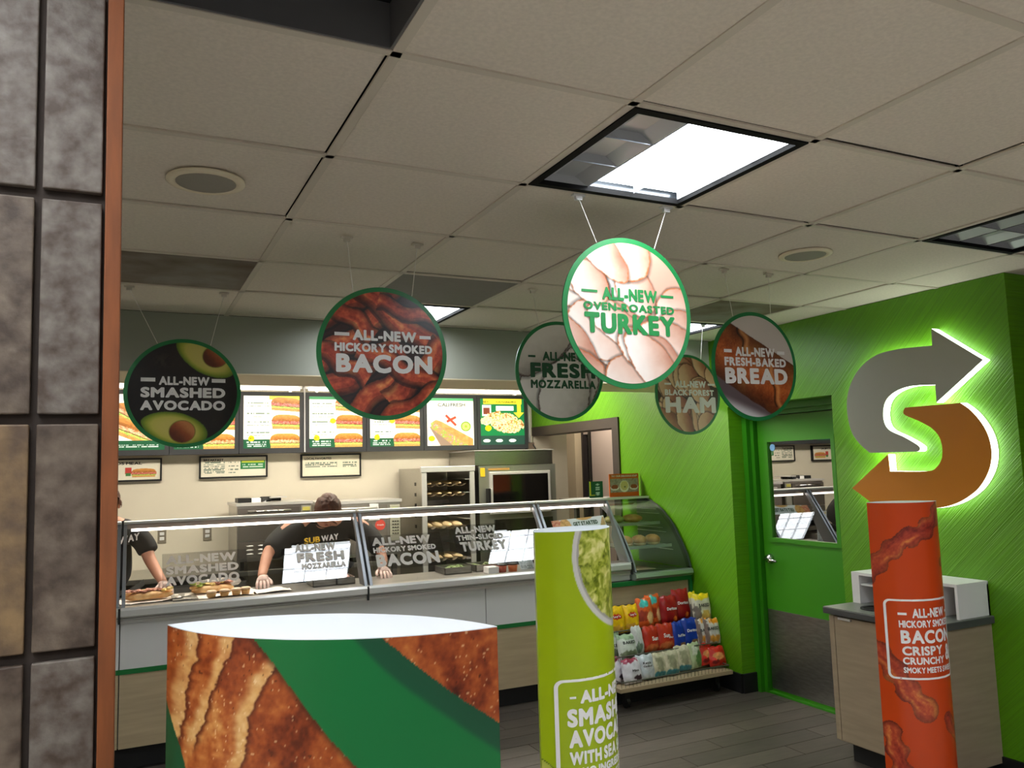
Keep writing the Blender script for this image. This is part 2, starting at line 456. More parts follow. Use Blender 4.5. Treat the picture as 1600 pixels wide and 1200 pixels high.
# open recess at the top of the view
b_ = B(); x0, x1, y0, y1 = gx(-1) + .012, gx(0) - .012, gy(-1) + .012, gy(0) - .012
t = thing('ceiling_recess', 'open dark recess in the ceiling with grey metal sides', 'vent', ((x0 + x1) / 2, (y0 + y1) / 2, CEIL))
m_rec = mat('recess metal', (120, 120, 122), .5, .3)
for a in ((x0, x1, y1 - .006, y1), (x0, x1, y0, y0 + .006), (x0, x0 + .006, y0 + .006, y1 - .006), (x1 - .006, x1, y0 + .006, y1 - .006)):
    obj('side_panel', bx(*a, CEIL, CEIL + .1), m_rec, t)
obj('back_panel', bx(x0, x1, y0, y1, CEIL + .1, CEIL + .11), mat('void black', (3, 3, 3), .9), t)

# troffers
lens_off = mat('unlit louvre metal', (92, 96, 100), .25, .8)
louv = mat('louvre blade', (170, 174, 180), .35, .3)
blade = mat('bright blade', (214, 216, 220), .3, .5)
def troffer(i, j, lit, label, simple=False):
    x0, x1, y0, y1 = gx(i) + .012, gx(i + 1) - .012, gy(j) + .012, gy(j + 1) - .012
    t = thing('ceiling_lamp', label, 'ceiling light', ((x0 + x1) / 2, (y0 + y1) / 2, CEIL))
    f = B(); w_ = .024
    for a in ((x0, x1, y1 - w_, y1), (x0, x1, y0, y0 + w_), (x0, x0 + w_, y0 + w_, y1 - w_), (x1 - w_, x1, y0 + w_, y1 - w_)):
        box(f, *a, CEIL - .006, CEIL + .012)
    obj('frame', f, mat('matt black frame', (8, 8, 9), .8, spec=.2), t)
    f = B()
    for a in ((x0, x1, y1 - .004, y1), (x0, x1, y0, y0 + .004), (x0, x0 + .004, y0, y1), (x1 - .004, x1, y0, y1)):
        box(f, *a, CEIL + .012, CEIL + .1)
    box(f, x0, x1, y0, y1, CEIL + .1, CEIL + .104); obj('housing', f, lens_off, t)
    xa, xb, ya, yb = x0 + w_, x1 - w_, y0 + w_, y1 - w_
    cw = (xb - xa) / 3; ch = (yb - ya) / 3
    if lit == 3: xs = xa
    elif lit == 2: xs = xa + cw
    if lit:
        obj('diffuser', bx(xs, xb, ya, yb, CEIL + .034, CEIL + .038), lamp_on, t, label='glowing white diffuser')
        f = B(); n = 3 if lit == 3 else 2
        for k in range(n + 1): xx = min(max(xs + cw * k, xs + .001), xb - .001); box(f, xx - .001, xx + .001, ya, yb, CEIL + .008, CEIL + .033)
        for q in range(1, 3): box(f, xs + .002, xb - .002, ya + q * ch - .001, ya + q * ch + .001, CEIL + .008, CEIL + .033)
        obj('louvre_blades', f, blade, t)
    if lit == 3: return t
    n = 1 if lit == 2 else 3
    for k in range(n):
        for q in range(3):
            c = B(); ax, bx_ = xa + k * cw + .004, xa + (k + 1) * cw - .004; ay, by = ya + q * ch + .003, ya + (q + 1) * ch - .003
            ins = .05
            lo = [c.verts.new(p) for p in ((ax, ay, CEIL + .008), (bx_, ay, CEIL + .008), (bx_, by, CEIL + .008), (ax, by, CEIL + .008))]
            hi = [c.verts.new(p) for p in ((ax + ins, ay + .01, CEIL + .03), (bx_ - ins, ay + .01, CEIL + .03), (bx_ - ins, by - .01, CEIL + .03), (ax + ins, by - .01, CEIL + .03))]
            for s_ in range(4): c.faces.new([lo[s_], lo[(s_ + 1) % 4], hi[(s_ + 1) % 4], hi[s_]])
            c.faces.new(hi)
            obj('louvre_cell', c, louv, t)
    return t
troffer(1, 0, 2, 'square ceiling lamp nearest the camera, black frame, dark louvres along its left third')
troffer(1, 4, 3, 'lit ceiling lamp behind the bacon sign, against the grey soffit')
troffer(4, 4, 3, 'lit ceiling lamp between the turkey sign and the bread sign')
troffer(4, 0, 0, 'unlit louvred ceiling lamp at the right edge above the green wall')
for k in FILL_LAMPS:
    q = troffer(*k, 3, 'added fill ceiling lamp out of view, %s' % {(-2, 1): 'hidden right behind the tiled pillar', (3, -2): 'above and right of the camera', (1, -3): 'just behind the camera', (-2, -4): 'behind the camera to the left', (-4, -1): 'far left of the pillar', (-4, 3): 'far left near the counter', (-2, -2): 'left of the camera before the pillar', (3, -4): 'behind the camera to the right', (-4, -4): 'farthest behind on the left', (1, -5): 'farthest straight behind the camera'}[k]); q['group'] = 'added ceiling lamps out of view'
# added fill lamps on the kitchen ceiling, unseen behind the soffit
for k, xx in enumerate((0.1, 1.6, 3.1)):
    t = thing('kitchen_fill_lamp', ('left', 'middle', 'right')[k] + ' added fill lamp on the kitchen ceiling behind the soffit', 'ceiling light', (xx, 6.2, CEIL), group='added kitchen ceiling lamps')
    obj('frame', bx(xx - .62, xx + .62, 6.03, 6.37, CEIL - .02, CEIL), white_p, t)
    obj('diffuser', bx(xx - (.3, .58, .58)[k], xx + .58, 6.06, 6.34, CEIL - .026, CEIL - .0205), mat('kitchen fill lit', (255, 246, 228), .5, emit=32.0), t)

# ceiling speakers
def speaker(x, y, label):
    t = thing('ceiling_speaker', label, 'speaker', (x, y, CEIL - .012))
    obj('rim', lathe(B(), [(.084, CEIL - .007), (.092, CEIL - .012), (.112, CEIL - .007), (.112, CEIL - .001), (.078, CEIL - .001)], (x, y, 0), 32, caps=False), mat('speaker rim', (240, 228, 202), .5), t, smooth=True)
    obj('grille', lathe(B(), [(.001, CEIL - .009), (.086, CEIL - .009), (.086, CEIL - .006), (.001, CEIL - .006)], (x, y, 0), 32), mat('speaker grille', (158, 153, 142), .7, bump=.6, bscale=400), t)
speaker(.214, 2.498, 'round ceiling speaker at the upper left near the tiled pillar')
speaker(2.659, 2.502, 'round ceiling speaker to the right of the turkey sign')

# soffit, walls
struct('trim_1', bx(-3, WX, SOF, 5.2, SOFZ, CEIL), soffit_m)
struct('trim_2', bx(-3, WX, SOF + .001, 5.2, SOFZ - .006, SOFZ), mat('soffit underside', (232, 216, 184), .6))
struct('wall_west', bx(-3.1, -3, -4, YB, 0, CEIL + .1), white_paint)
struct('wall_back', bx(-3, 4.32, YB, YB + .1, 0, CEIL + .1), white_paint)
# right wall with passage and door openings
P0, P1, PZ = 5.93, 7.53, 1.975       # passage rough opening
D0, D1, DZ = 3.54, 4.478, 1.984      # door opening
b_ = B()
for a in ((P1, YB, 0, CEIL), (P0, P1, PZ, CEIL), (D1, P0, 0, CEIL), (D0, D1, DZ, CEIL), (2.42, D0, 0, CEIL)):
    box(b_, WX, WX + .19, a[0], a[1], a[2], a[3])
struct('wall_right', b_, wall_green)
# passage frame
pf = mat('passage frame', (58, 50, 46), .5)
t = thing('door_1', 'dark framed open passage in the green wall', 'doorway', (WX, 6.7, 0)); del t['category']; t['kind'] = 'structure'
obj('frame_head', bx(WX - .015, WX + .2, P0 - .05, P1 + .03, PZ - .055, PZ + .035), pf, t)
obj('frame_jamb', bx(WX - .015, WX + .2, P0 - .05, P0 + .05, 0, PZ - .055), pf, t)
obj('frame_jamb', bx(WX + .0, WX + .2, P1 - .02, P1 + .0, 0, PZ - .055), white_paint, t)
# room beyond the passage
wp = mat('pinkish wall', (206, 186, 172), .6); wp2 = mat('cream column', (222, 204, 170), .6)
struct('wall_beyond', bx(4.32, 5.5, 8.75, 8.85, 0, 2.4), white_paint)
b_ = B()
for a in ((4.5, 8.17, 0, 2.4), (8.17, 8.33, 0, .9), (8.17, 8.33, 1.965, 2.4), (8.33, 8.75, 0, 2.4)):
    box(b_, 5.0, 5.1, *a)
struct('wall_passage', b_, wp)
struct('ceiling_passage', bx(4.09, 5.6, 4.5, 8.85, 2.4, 2.45), white_paint)
struct('trim_3', bx(4.9, 5.0, 8.36, 8.74, 0, 2.4), wp2)
t = thing('window_1', 'narrow window with a dark frame', 'window', (5.0, 8.25, .9)); del t['category']; t['kind'] = 'structure'
obj('window_frame', bx(4.985, 5.08, 8.145, 8.195, .88, 1.99), black_m, t)
obj('window_frame', bx(4.985, 5.08, 8.32, 8.35, .88, 1.99), pf, t)
obj('pane', bx(5.05, 5.056, 8.195, 8.32, .9, 1.965), glass_mat('window glass', (.95, .97, 1), 1, 0), t)
# added glowing panel stands in for the daylight outside that window
ex = struct('daylight_panel', bx(6.5, 6.52, 9.2, 12.2, 0.2, 3.2), mat('overcast daylight outside', (176, 200, 232), .5, emit=1.3))
pl_ = bpy.data.lights.new('passage_fill', 'POINT'); pl_.energy = 14; pl_.color = (1, .93, .85); pl_.shadow_soft_size = .15  # added unseen light that brightens the room beyond the passage
po = bpy.data.objects.new('passage_fill', pl_); po.location = (4.5, 7.6, 2.25); COL.objects.link(po)

# dark area right of the green wall
dk = mat('dark far wall', (26, 22, 22), .7)
struct('wall_far', bx(5.6, 5.7, -1, 4.4, 0, CEIL), dk)
struct('wall_side', bx(4.09, 5.6, 3.6, 3.65, 0, CEIL), dk)
t = thing('wall_panel', 'brown wall board with orange stripes at the right edge of the picture', 'panel', (5.0, 3.0, 1.6))
obj('board', bx(4.98, 5.02, 2.1, 3.08, 1.6, 2.47), mat('brown board', (74, 52, 44), .5), t)
for z in (1.98, 2.15, 2.31):
    obj('stripe', bx(4.972, 4.98, 2.1, 3.07, z, z + .022), mat('orange stripe', (206, 92, 40), .4), t)
t = thing('drink_cooler', 'tall drink cooler with a beige metal edge right of the green wall', 'cooler', (4.1, 2.2, 0))
obj('body', bx(3.96, 4.7, 1.6, 2.36, 0, 1.83), mat('cooler body', (40, 34, 34), .5), t)
obj('door_frame', bx(3.93, 3.96, 2.27, 2.37, .02, 1.84), mat('beige cooler edge', (150, 128, 104), .35, .4), t)
obj('upper_panel', bx(3.935, 3.96, 1.62, 2.27, 1.62, 1.82), mat('dark red panel', (96, 34, 36), .4), t)
obj('screen', bx(3.935, 3.96, 1.62, 2.27, 1.30, 1.6), mat('pale screen', (150, 156, 176), .3), t)
obj('lower_panel', bx(3.935, 3.96, 1.62, 2.27, .05, 1.28), mat('grey brown panel', (96, 84, 78), .4), t)

# baseboards
struct('baseboard_right', bx(WX - .014, WX, D1, P0 - .06, 0, .13), toe)
struct('baseboard_reveal', bx(WX, WX + .12, D1 - .014, D1, 0, .13), toe)
struct('baseboard_wall', bx(WX - .014, WX, 2.42, D0 - .0, 0, .13), toe)

# recessed green door
t = thing('door_2', 'green door', 'door', (DX, 4.0, 0)); del t['category']; t['kind'] = 'structure'
obj('frame_jamb', bx(WX + .12, DX + .05, D1 - .045, D1, 0, DZ), jamb_green, t)
obj('frame_jamb', bx(WX + .155, DX + .05, D1 - .075, D1 - .045, 0, DZ), jamb_green, t)
obj('frame_jamb', bx(WX + .12, DX + .05, D0, D0 + .03, 0, DZ), jamb_green, t)
obj('frame_head', bx(WX + .12, DX + .05, D0 + .03, D1 - .075, DZ - .045, DZ), jamb_green, t)
obj('frame_head', bx(WX + .155, DX + .05, D0 + .03, D1 - .075, DZ - .075, DZ - .045), jamb_green, t)
wy0, wy1, wz0, wz1 = 3.735, 4.297, 1.062, 1.724
b_ = B(); dz1 = DZ - .08; dy0, dy1 = D0 + .035, D1 - .08
for a in ((dy0, wy0, .01, dz1), (wy1, dy1, .01, dz1), (wy0, wy1, .01, wz0), (wy0, wy1, wz1, dz1)):
    box(b_, DX, DX + .045, *a)
leaf = obj('door_leaf', b_, door_green, t)
b_ = B()
for a in ((wy0 - .03, wy0, wz0 - .03, wz1 + .03), (wy1, wy1 + .03, wz0 - .03, wz1 + .03), (wy0, wy1, wz0 - .03, wz0), (wy0, wy1, wz1, wz1 + .03)):
    box(b_, DX - .012, DX, *a)
obj('window_trim', b_, door_green, leaf)
obj('pane', bx(DX + .004, DX + .010, wy0, wy1, wz0, wz1), glass_mat('reflective door glass', (.12, .12, .12), 1.0, .62), leaf)
obj('pane_backing', bx(DX + .012, DX + .016, wy0, wy1, wz0, wz1), black_m, leaf)
kick = obj('kick_plate', bx(DX - .004, DX, dy0 + .01, dy1 - .005, .03, .567), steel_b, leaf)
st = lathe(B(), [(.001, DX + .001), (.024, DX + .001), (.024, DX + .003), (.001, DX + .003)], (0, wy1 - .035, wz1 - .04), 24, 'X')
obj('sticker', st, mat('blue sticker', (120, 168, 206), .5), leaf, 'small round blue sticker')
h = lathe(B(), [(.001, DX - .03), (.026, DX - .03), (.034, DX), (.001, DX)], (0, dy1 - .055, .915), 20, 'X')
obj('handle_rose', h, chrome, leaf, smooth=True)
h = B(); cyl(h, (DX - .055, dy1 - .055, .915), (DX - .02, dy1 - .055, .915), .011); cyl(h, (DX - .052, dy1 - .05, .915), (DX - .052, dy1 - .165, .908), .011, .008)
obj('handle', h, chrome, leaf, 'chrome lever handle', smooth=True)
obj('threshold', bx(DX - .03, DX + .05, D0 + .03, D1 - .03, 0, .012), jamb_green, t)

# tiled pillar with wood edge
tt = mat('stone tile', (112, 98, 84), .6, noise=(30, 0), mix2=(66, 52, 42), bump=.6, bscale=40)
tt2 = mat('stone tile warm', (134, 108, 74), .6, noise=(24, 0), mix2=(86, 68, 52), bump=.6, bscale=40)
tt3 = mat('stone tile grey', (120, 112, 104), .6, noise=(34, 0), mix2=(72, 57, 47), bump=.6, bscale=44)
lean = Matrix.Translation((0, 0, 1.6)) @ Matrix.Rotation(math.radians(-.42), 4, 'Y') @ Matrix.Translation((0, 0, -1.6))
pil = struct('wall_left', box(B(), -.75, -.012, 1.209, 1.36, 0, CEIL, lean), mat('dark grout', (58, 48, 42), .9, noise=(60, .2)))
rp = random.Random(11)
for k, z in enumerate([.175, .477, .779, 1.08, 1.381, 1.682, 1.984, 2.286]):
    z1 = min(z + .292, CEIL)
    for q, (xa, xb) in enumerate(((-.0985, -.0275), (-.4, -.1070), (-.70, -.409))):
        mm = (tt3, tt, tt3, tt3, tt, tt3, tt3, tt)[k] if q == 0 else (tt, tt3, tt, tt, tt2, tt, tt3, tt)[(k + 0) % 8]
        if q == 1 and k == 4: mm = tt2
        b_ = B(); box(b_, xa, xb, 1.197 + rp.uniform(0, .002), 1.212, z + .004 + rp.uniform(0, .001), z1, bev=.002)
        for v in b_.verts: v.co = lean @ v.co
        struct('tile', b_, mm, pil)
struct('wood_edge', box(B(), -.0235, -.0035, 1.188, 1.36, 0, CEIL, lean, bev=.0015), mat('reddish wood', (136, 74, 32), .7, noise=(10, .3), stretch=(6, 6, .8)), pil)

# ================================================================== SERVICE COUNTER
CRZ = -0.017; CL = (0.0, 5.065, 0.0)
ctr = thing('service_counter', 'long service counter of grey white and pale wood panels under the glass guards', 'counter', CL, CRZ)
def cb(name, a, m, label=None, bev=0.0, par=None): return obj(name, box(B(), *a, bev=bev), m, par or ctr, label, local=True)
cuts = [-1.6, .012, 2.215, 3.36]
cuts[-1] = 2.9
for a, b in zip(cuts[:-1], cuts[1:]):
    cb('front_panel', (a + .003, b - .003, 0, .02, .548, .795), counter_w)
    cb('wood_panel', (a + .003, b - .003, 0, .02, .125, .521), wood_l)
cb('front_panel', (2.903, 3.36, 0, .02, .757, .795), counter_w)
cb('trim_strip', (-1.6, 2.9, -.004, .018, .521, .548), green_strip, 'dark green trim strip')
cb('toe_kick', (-1.6, 2.9, .06, .08, 0, .125), toe)
cb('base', (-1.6, 3.36, .021, .50, .125, .83), mat('counter body', (120, 118, 114), .5))
# front rail of rounded steel
def rail(x0, x1, par, m=steel_l):
    pts = [(-.012, .797), (-.012, .812), (-.03, .818), (-.034, .828), (-.045, .84), (-.045, .872), (-.036, .886), (-.02, .889), (.03, .885), (.03, .797)]
    return obj('front_rail', prism(B(), [(x0, y, z) for y, z in pts], (x1 - x0, 0, 0)), m, par, local=True)
rail(-1.6, .012, ctr); rail(.014, 1.408, ctr); rail(1.412, 2.735, ctr); rail(2.739, 3.36, ctr)
cb('rail_groove', (-1.6, 3.36, -.036, -.03, .828, .834), mat('rail shadow gap', (50, 50, 50), .5))
cb('worktop', (-1.6, 3.36, .03, .52, .83, .868), mat('prep surface', (168, 164, 158), .3, .6, noise=(6, .2)), 'steel prep surface')

GP0 = np.array([-.032, .888]); GP1 = np.array([.262, 1.328]); GS = .004
def prof(t, s=GS):
    d = GP1 - GP0; L = np.hypot(*d); n = np.array([-d[1], d[0]]) / L
    return GP0 + d * t + n * s * 4 * t * (1 - t)
GN = np.array([-(GP1 - GP0)[1], (GP1 - GP0)[0]]); GN /= np.hypot(*GN)
def gmap(off=0.0):
    def f(u, v):
        p = prof(v) + GN * off
        X = WM[ctr.name] @ Vector((u, p[0], p[1])); return X
    return f
segs = [(-1.5, .005, 'clear curved guard over the counter left of the tiled pillar edge', 0),
        (.018, 1.402, 'clear counter guard with the smashed avocado lettering', 1),
        (1.418, 2.728, 'clear counter guard with the hickory smoked bacon lettering', 1),
        (2.745, 3.352, 'short counter guard at the right end under the green get started strip', 1)]
for si, (x0, x1, lab, _) in enumerate(segs):
    g = thing('sneeze_guard', lab, 'glass guard', WM[ctr.name] @ Vector(((x0 + x1) / 2, 0, .889)), CRZ, 'counter guards')
    W = WM[ctr.name]
    def lo(bm):
        bmesh.ops.transform(bm, matrix=W, verts=bm.verts); return bm
    # pane: single curved sheet
    b_ = B(); n = 12
    ts = [i / n for i in range(n + 1)]
    A = [b_.verts.new((x0 + .005, *prof(t))) for t in ts]; Bv = [b_.verts.new((x1 - .005, *prof(t))) for t in ts]
    for i in range(n): b_.faces.new([A[i], Bv[i], Bv[i + 1], A[i + 1]])
    obj('pane', lo(b_), glass, g, smooth=True)
    # top rail
    b_ = B(); box(b_, x0, x1, .245, .34, 1.328, 1.345, bev=.004); obj('top_rail', lo(b_), steel_l, g)
    b_ = B(); box(b_, x0, x1, .262, .34, 1.300, 1.328); obj('light_housing', lo(b_), mat('light housing', (150, 140, 136), .4, .3), g)
    b_ = B(); box(b_, x0 + .04, x1 - .03, .268, .300, 1.284, 1.2995); obj('light_strip', lo(b_), strip_on, g, 'glowing white strip')
    # end frames: thin curved upper bar, wide foot
    for xe, s_ in ((x0, 1), (x1, -1)):
        b_ = B(); xa, xb = sorted((xe, xe + s_ * .018))
        pr = [prof(t) for t in (0, .12, .25, .4, .55, .7, .85, 1.0)]
        out = [(xa, p[0] - .006, p[1]) for p in pr]
        wd = [.13, .13, .125, .115, .055, .042, .038, .035]
        inn = [(xa, p[0] - .006 + w_, p[1]) for p, w_ in zip(pr, wd)]
        prism(b_, out + inn[::-1], (xb - xa, 0, 0)); obj('end_frame', lo(b_), alu, g, smooth=False)
    b_ = B(); box(b_, x1 - .003, x1 + .008, -.046, -.03, .80, .884); obj('joint', lo(b_), black_m, g)

# lettering on the panes (film + letters); positions in (x, t) on the pane
decal_white = bpy.data.materials.new('translucent white decal'); decal_white.use_nodes = True
_nt = decal_white.node_tree; _o = _nt.nodes['Material Output']; _m = _nt.nodes.new('ShaderNodeMixShader'); _t = _nt.nodes.new('ShaderNodeBsdfTranslucent'); _d = _nt.nodes.new('ShaderNodeBsdfDiffuse')
_t.inputs[0].default_value = _d.inputs[0].default_value = (.9, .9, .9, 1); _m.inputs[0].default_value = .72; _nt.links.new(_d.outputs[0], _m.inputs[1]); _nt.links.new(_t.outputs[0], _m.inputs[2]); _nt.links.new(_m.outputs[0], _o.inputs[0])
film = glass_mat('grey film', (.66, .66, .67), .6, .02)
def gdecal(x0, x1, t0, t1, lines, label, film_pad=.03, rot=0.0):
    g = thing('glass_decal', label, 'sign', gmap(.004)((x0 + x1) / 2, t0), CRZ)
    b_ = B(); f = gmap(.002)
    vs = [b_.verts.new(f(*p)) for p in ((x0 - .02, t0 - film_pad), (x1 + .05, t0 - film_pad), (x1 + .05, t1 + film_pad), (x0 - .02, t1 + film_pad))]
    b_.faces.new(vs); obj('film', b_, film, g)
    lettering([(s, x0 + (x1 - x0) * a, t0 + (t1 - t0) * b, x0 + (x1 - x0) * c, t0 + (t1 - t0) * d) for s, a, b, c, d in lines], gmap(.005), decal_white, g, off=.055)
gdecal(.245, .645, .20, .56, [('ALL-NEW', 0, .70, .97, 1), ('SMASHED', 0, .36, 1, .64), ('AVOCADO', .0, 0, 1, .3)], 'smashed avocado lettering on the left counter glass')
gdecal(.985, 1.285, .27, .60, [('ALL-NEW', 0, .70, .84, 1), ('FRESH', .02, .28, 1, .64), ('MOZZARELLA', .1, 0, 1, .22)], 'fresh mozzarella lettering half hidden by glare on the glass')
gdecal(1.475, 1.90, .22, .62, [('ALL-NEW', 0, .72, .94, 1), ('HICKORY SMOKED', 0, .48, 1, .66), ('BACON', .02, 0, 1.02, .42)], 'hickory smoked bacon lettering on the middle counter glass')
gdecal(2.06, 2.40, .34, .70, [('ALL-NEW', 0, .72, .9, 1), ('THIN-SLICED', 0, .44, 1.02, .66), ('TURKEY', .04, 0, 1.04, .38)], 'turkey lettering on the glass left of the printed price sheet')

# price sheet standing behind the glass
t = thing('price_sheet', 'white printed sheet leaning inside the glass left of the green standee', 'sign', (2.59, 5.28, .868))
def posf(u, v):
    return np.stack([2.515 + .115 * u + .075 * (1 - v), 5.24 + .05 * v, .869 + .265 * v], 1)
def colf(U, V):
    c = np.tile([226., 236, 240], (len(U), 1))
    ln = (np.abs((V * 26) % 1 - .5) < .2) & (vnoise(U * 26, np.floor(V * 26), 3) > .35) & (U > .08) & (U < .92) & (V < .86) & ((V < .42) | (V > .46))
    c = over(c, (120, 138, 140), ln * .8); return c
painted('sheet', 30, 80, posf, colf, print_m, t)
lettering([('SUB', .08, .9, .42, .965)], lambda u, v: posf(np.array([u]), np.array([v]))[0] - np.array([0, .002, 0]), txt_yellow, t)
lettering([('WAY', .44, .9, .9, .965)], lambda u, v: posf(np.array([u]), np.array([v]))[0] - np.array([0, .002, 0]), txt_green, t)

# get started strip
t = thing('order_strip', 'white get started strip with sandwich pictures inside the guard at the right', 'sign', (3.02, 5.2, 1.12))
gs = lambda u, v: np.array([2.83 + .46 * u, 5.16 + .05 * v + .02 * u, 1.125 + .075 * v + .018 * u])
def posg(u, v): return np.stack([2.83 + .46 * u, 5.16 + .05 * v + .02 * u, 1.125 + .075 * v + .018 * u], 1)
def colg(U, V):
    c = np.tile([232., 240, 240], (len(U), 1))
    c = over(c, (206, 160, 84), smooth(1.05, .9, ell(U, V, .62, 1.05, .16, .28)))
    for (x, y, r, k) in ((.07, .5, .11, 0), (.24, .45, .10, 1)):
        d = ell(U, V, x, y, r, .62)
        n = fbm(U * 30, V * 8, 5 + k)
        cc = ramp(n, [(110, 36, 26), (206, 96, 70), (236, 196, 150), (216, 60, 50)] if k == 0 else [(120, 80, 30), (226, 176, 96), (240, 210, 150)])
        c = c * (d > 1)[:, None] + cc * (d <= 1)[:, None]
    c = over(c, (196, 168, 110), inpoly(U, V, ((.88, .1), (.97, .9), (1, .9), (1, .1))))
    return c
painted('strip', 90, 16, posg, colg, print_m, t)
lettering([('GET STARTED', .38, .3, .85, .68)], lambda u, v: gs(u, v) - np.array([0, .002, 0]), txt_dkgreen, t, off=.05)

# ================================================================== FOOD AND THINGS ON THE COUNTER
WT = .869
def paper(x, y, w_, d_, rz, label, nm='paper_sheet'):
    rnd = random.Random(int(x * 100)); b_ = B(); n = 6
    R = Matrix.Translation((x, y, 0)) @ Matrix.Rotation(rz, 4, 'Z'); rows = []
    for i in range(n + 1):
        rows.append([b_.verts.new(R @ Vector(((i / n - .5) * w_, (j / n - .5) * d_, WT + .002 + (rnd.uniform(0, .012) if i in (0, n) or j in (0, n) else .002)))) for j in range(n + 1)])
    for i in range(n):
        for j in range(n): b_.faces.new([rows[i][j], rows[i + 1][j], rows[i + 1][j + 1], rows[i][j + 1]])
    o = obj(nm, b_, mat('wrap paper', (238, 230, 222), .6)); tag(o, label, 'paper'); return o
def open_sub(x, y, z, L, rz, label, seed=1, green=False):
    t = thing('sandwich', label, 'sandwich', (x, y, z), rz)
    rnd = random.Random(seed)
    b_ = blob(B(), (0, 0, .016), (L / 2, .042, .026), 20, flat=.6); obj('bun', b_, bread_m, t, local=True, smooth=True)
    b_ = blob(B(), (0, .045, .03), (L / 2, .034, .022), 20, flat=.8); obj('bun', b_, bread_m, t, local=True, smooth=True)
    fil = [mat('deli meat', (214, 150, 130), .5), mat('dark meat', (150, 84, 60), .5), mat('cheese slice', (240, 206, 120), .5), mat('lettuce', (150, 170, 60), .6)]
    for k in range(9):
        b_ = blob(B(), ((k / 8 - .5) * L * .85, rnd.uniform(-.01, .03), .045 + rnd.uniform(0, .01)), (L / 13, .026, .009), 8, .25, k)
        obj('filling', b_, fil[3] if green and k < 3 else fil[rnd.randrange(3)], t, local=True)
    return t
paper(.17, 5.36, .34, .2, .1, 'white wrap paper under the sandwich at the left end of the counter')
open_sub(.165, 5.36, WT + .012, .27, .06, 'open sandwich on paper at the left end behind the glass', 1)
paper(.56, 5.33, .40, .26, -.1, 'white wrap paper under the sandwich being made in the middle')
open_sub(.53, 5.42, WT + .012, .26, .16, 'sandwich piled with meat on paper behind the small cups', 2, True)
b_ = blob(B(), (.57, 5.50, WT + .05), (.13, .03, .035), 10, .25, 4)
tag(obj('crumpled_paper', b_, mat('wrap paper', (238, 230, 222), .6)), 'crumpled white paper behind the meat sandwich', 'paper')
cupm = mat('tan cup', (226, 176, 112), .5); lidm = mat('cup lid', (240, 206, 170), .4)
for k, (px, lab) in enumerate(((.50, 'leftmost small tan sauce cup on the paper'), (.575, 'second small tan sauce cup from the left'), (.645, 'third small tan sauce cup from the left'), (.70, 'rightmost small tan sauce cup, next to the worker\'s glove'))):
    yy = 5.19 + .012 * k
    t = thing('sauce_cup', lab, 'cup', (px, yy, WT + .008), 0, 'small sauce cups')
    obj('cup', lathe(B(), [(.022, WT + .008), (.028, WT + .038)], (px, yy, 0), 16), cupm, t, smooth=True)
    obj('lid', lathe(B(), [(.031, WT + .0385), (.031, WT + .044), (.024, WT + .05)], (px, yy, 0), 16), lidm, t, smooth=True)
t = thing('slotted_plate', 'grey slotted metal plate right of the left sandwich', 'plate', (.36, 5.30, WT))
obj('plate', bx(.29, .43, 5.22, 5.46, WT, WT + .008), steel_b, t); obj('slot', bx(.31, .40, 5.335, 5.35, WT + .0082, WT + .0095), black_m, t)
paper(.86, 5.30, .22, .2, .2, 'white paper under the worker\'s left glove')
def tray(x, y, w_, d_, label, fill, rz=0):
    t = thing('food_tray', label, 'tray', (x, y, WT), rz, 'food trays in the counter')
    b_ = B(); h = .045
    for a in ((-w_ / 2, w_ / 2, -d_ / 2, -d_ / 2 + .004), (-w_ / 2, w_ / 2, d_ / 2 - .004, d_ / 2), (-w_ / 2, -w_ / 2 + .004, -d_ / 2, d_ / 2), (w_ / 2 - .004, w_ / 2, -d_ / 2, d_ / 2)): box(b_, *a, 0, h)
    box(b_, -w_ / 2, w_ / 2, -d_ / 2, d_ / 2, 0, .003); obj('pan', b_, steel_b, t, local=True)
    b_ = B(); rnd = random.Random(int(x * 100))
    for k in range(14): blob(b_, (rnd.uniform(-w_ * .4, w_ * .4), rnd.uniform(-d_ * .4, d_ * .4), .03), (.022, .018, .012), 6, .2, k)
    o = obj('food', b_, fill, t, local=True); o['kind'] = 'stuff'; return t
tray(1.20, 5.40, .15, .2, 'first food tray right of the worker\'s body, behind the glare', mat('tray food pale', (196, 172, 150), .6))
tray(1.34, 5.40, .12, .2, 'food tray just left of the first guard joint', mat('tray food pink', (206, 160, 150), .6))
tray(2.14, 5.42, .2, .2, 'food tray below the turkey lettering', mat('tray food green', (110, 130, 70), .6))
tray(2.38, 5.43, .2, .2, 'food tray right of the glare on the middle glass', mat('tray food olive', (88, 100, 48), .6))
def tub(x, y, c, label, r=.035, h=.05):
    t = thing('food_tub', label, 'container', (x, y, WT)); obj('tub', lathe(B(), [(r * .85, WT), (r, WT + h)], (x, y, 0), 16), c, t, smooth=True)
    obj('lid', lathe(B(), [(r + .003, WT + h), (r + .003, WT + h + .006), (r * .8, WT + h + .009)], (x, y, 0), 16), black_m, t)
tub(2.42, 5.20, mat('red tub', (190, 84, 60), .4), 'red tub with black lid behind the price sheet, left one')
tub(2.50, 5.19, mat('orange tub', (216, 116, 64), .4), 'orange tub with black lid next to the price sheet')
tag(obj('napkin_box', bx(2.30, 2.38, 5.16, 5.25, WT, WT + .045, bev=.003), white_p), 'small white box left of the red tub', 'box')

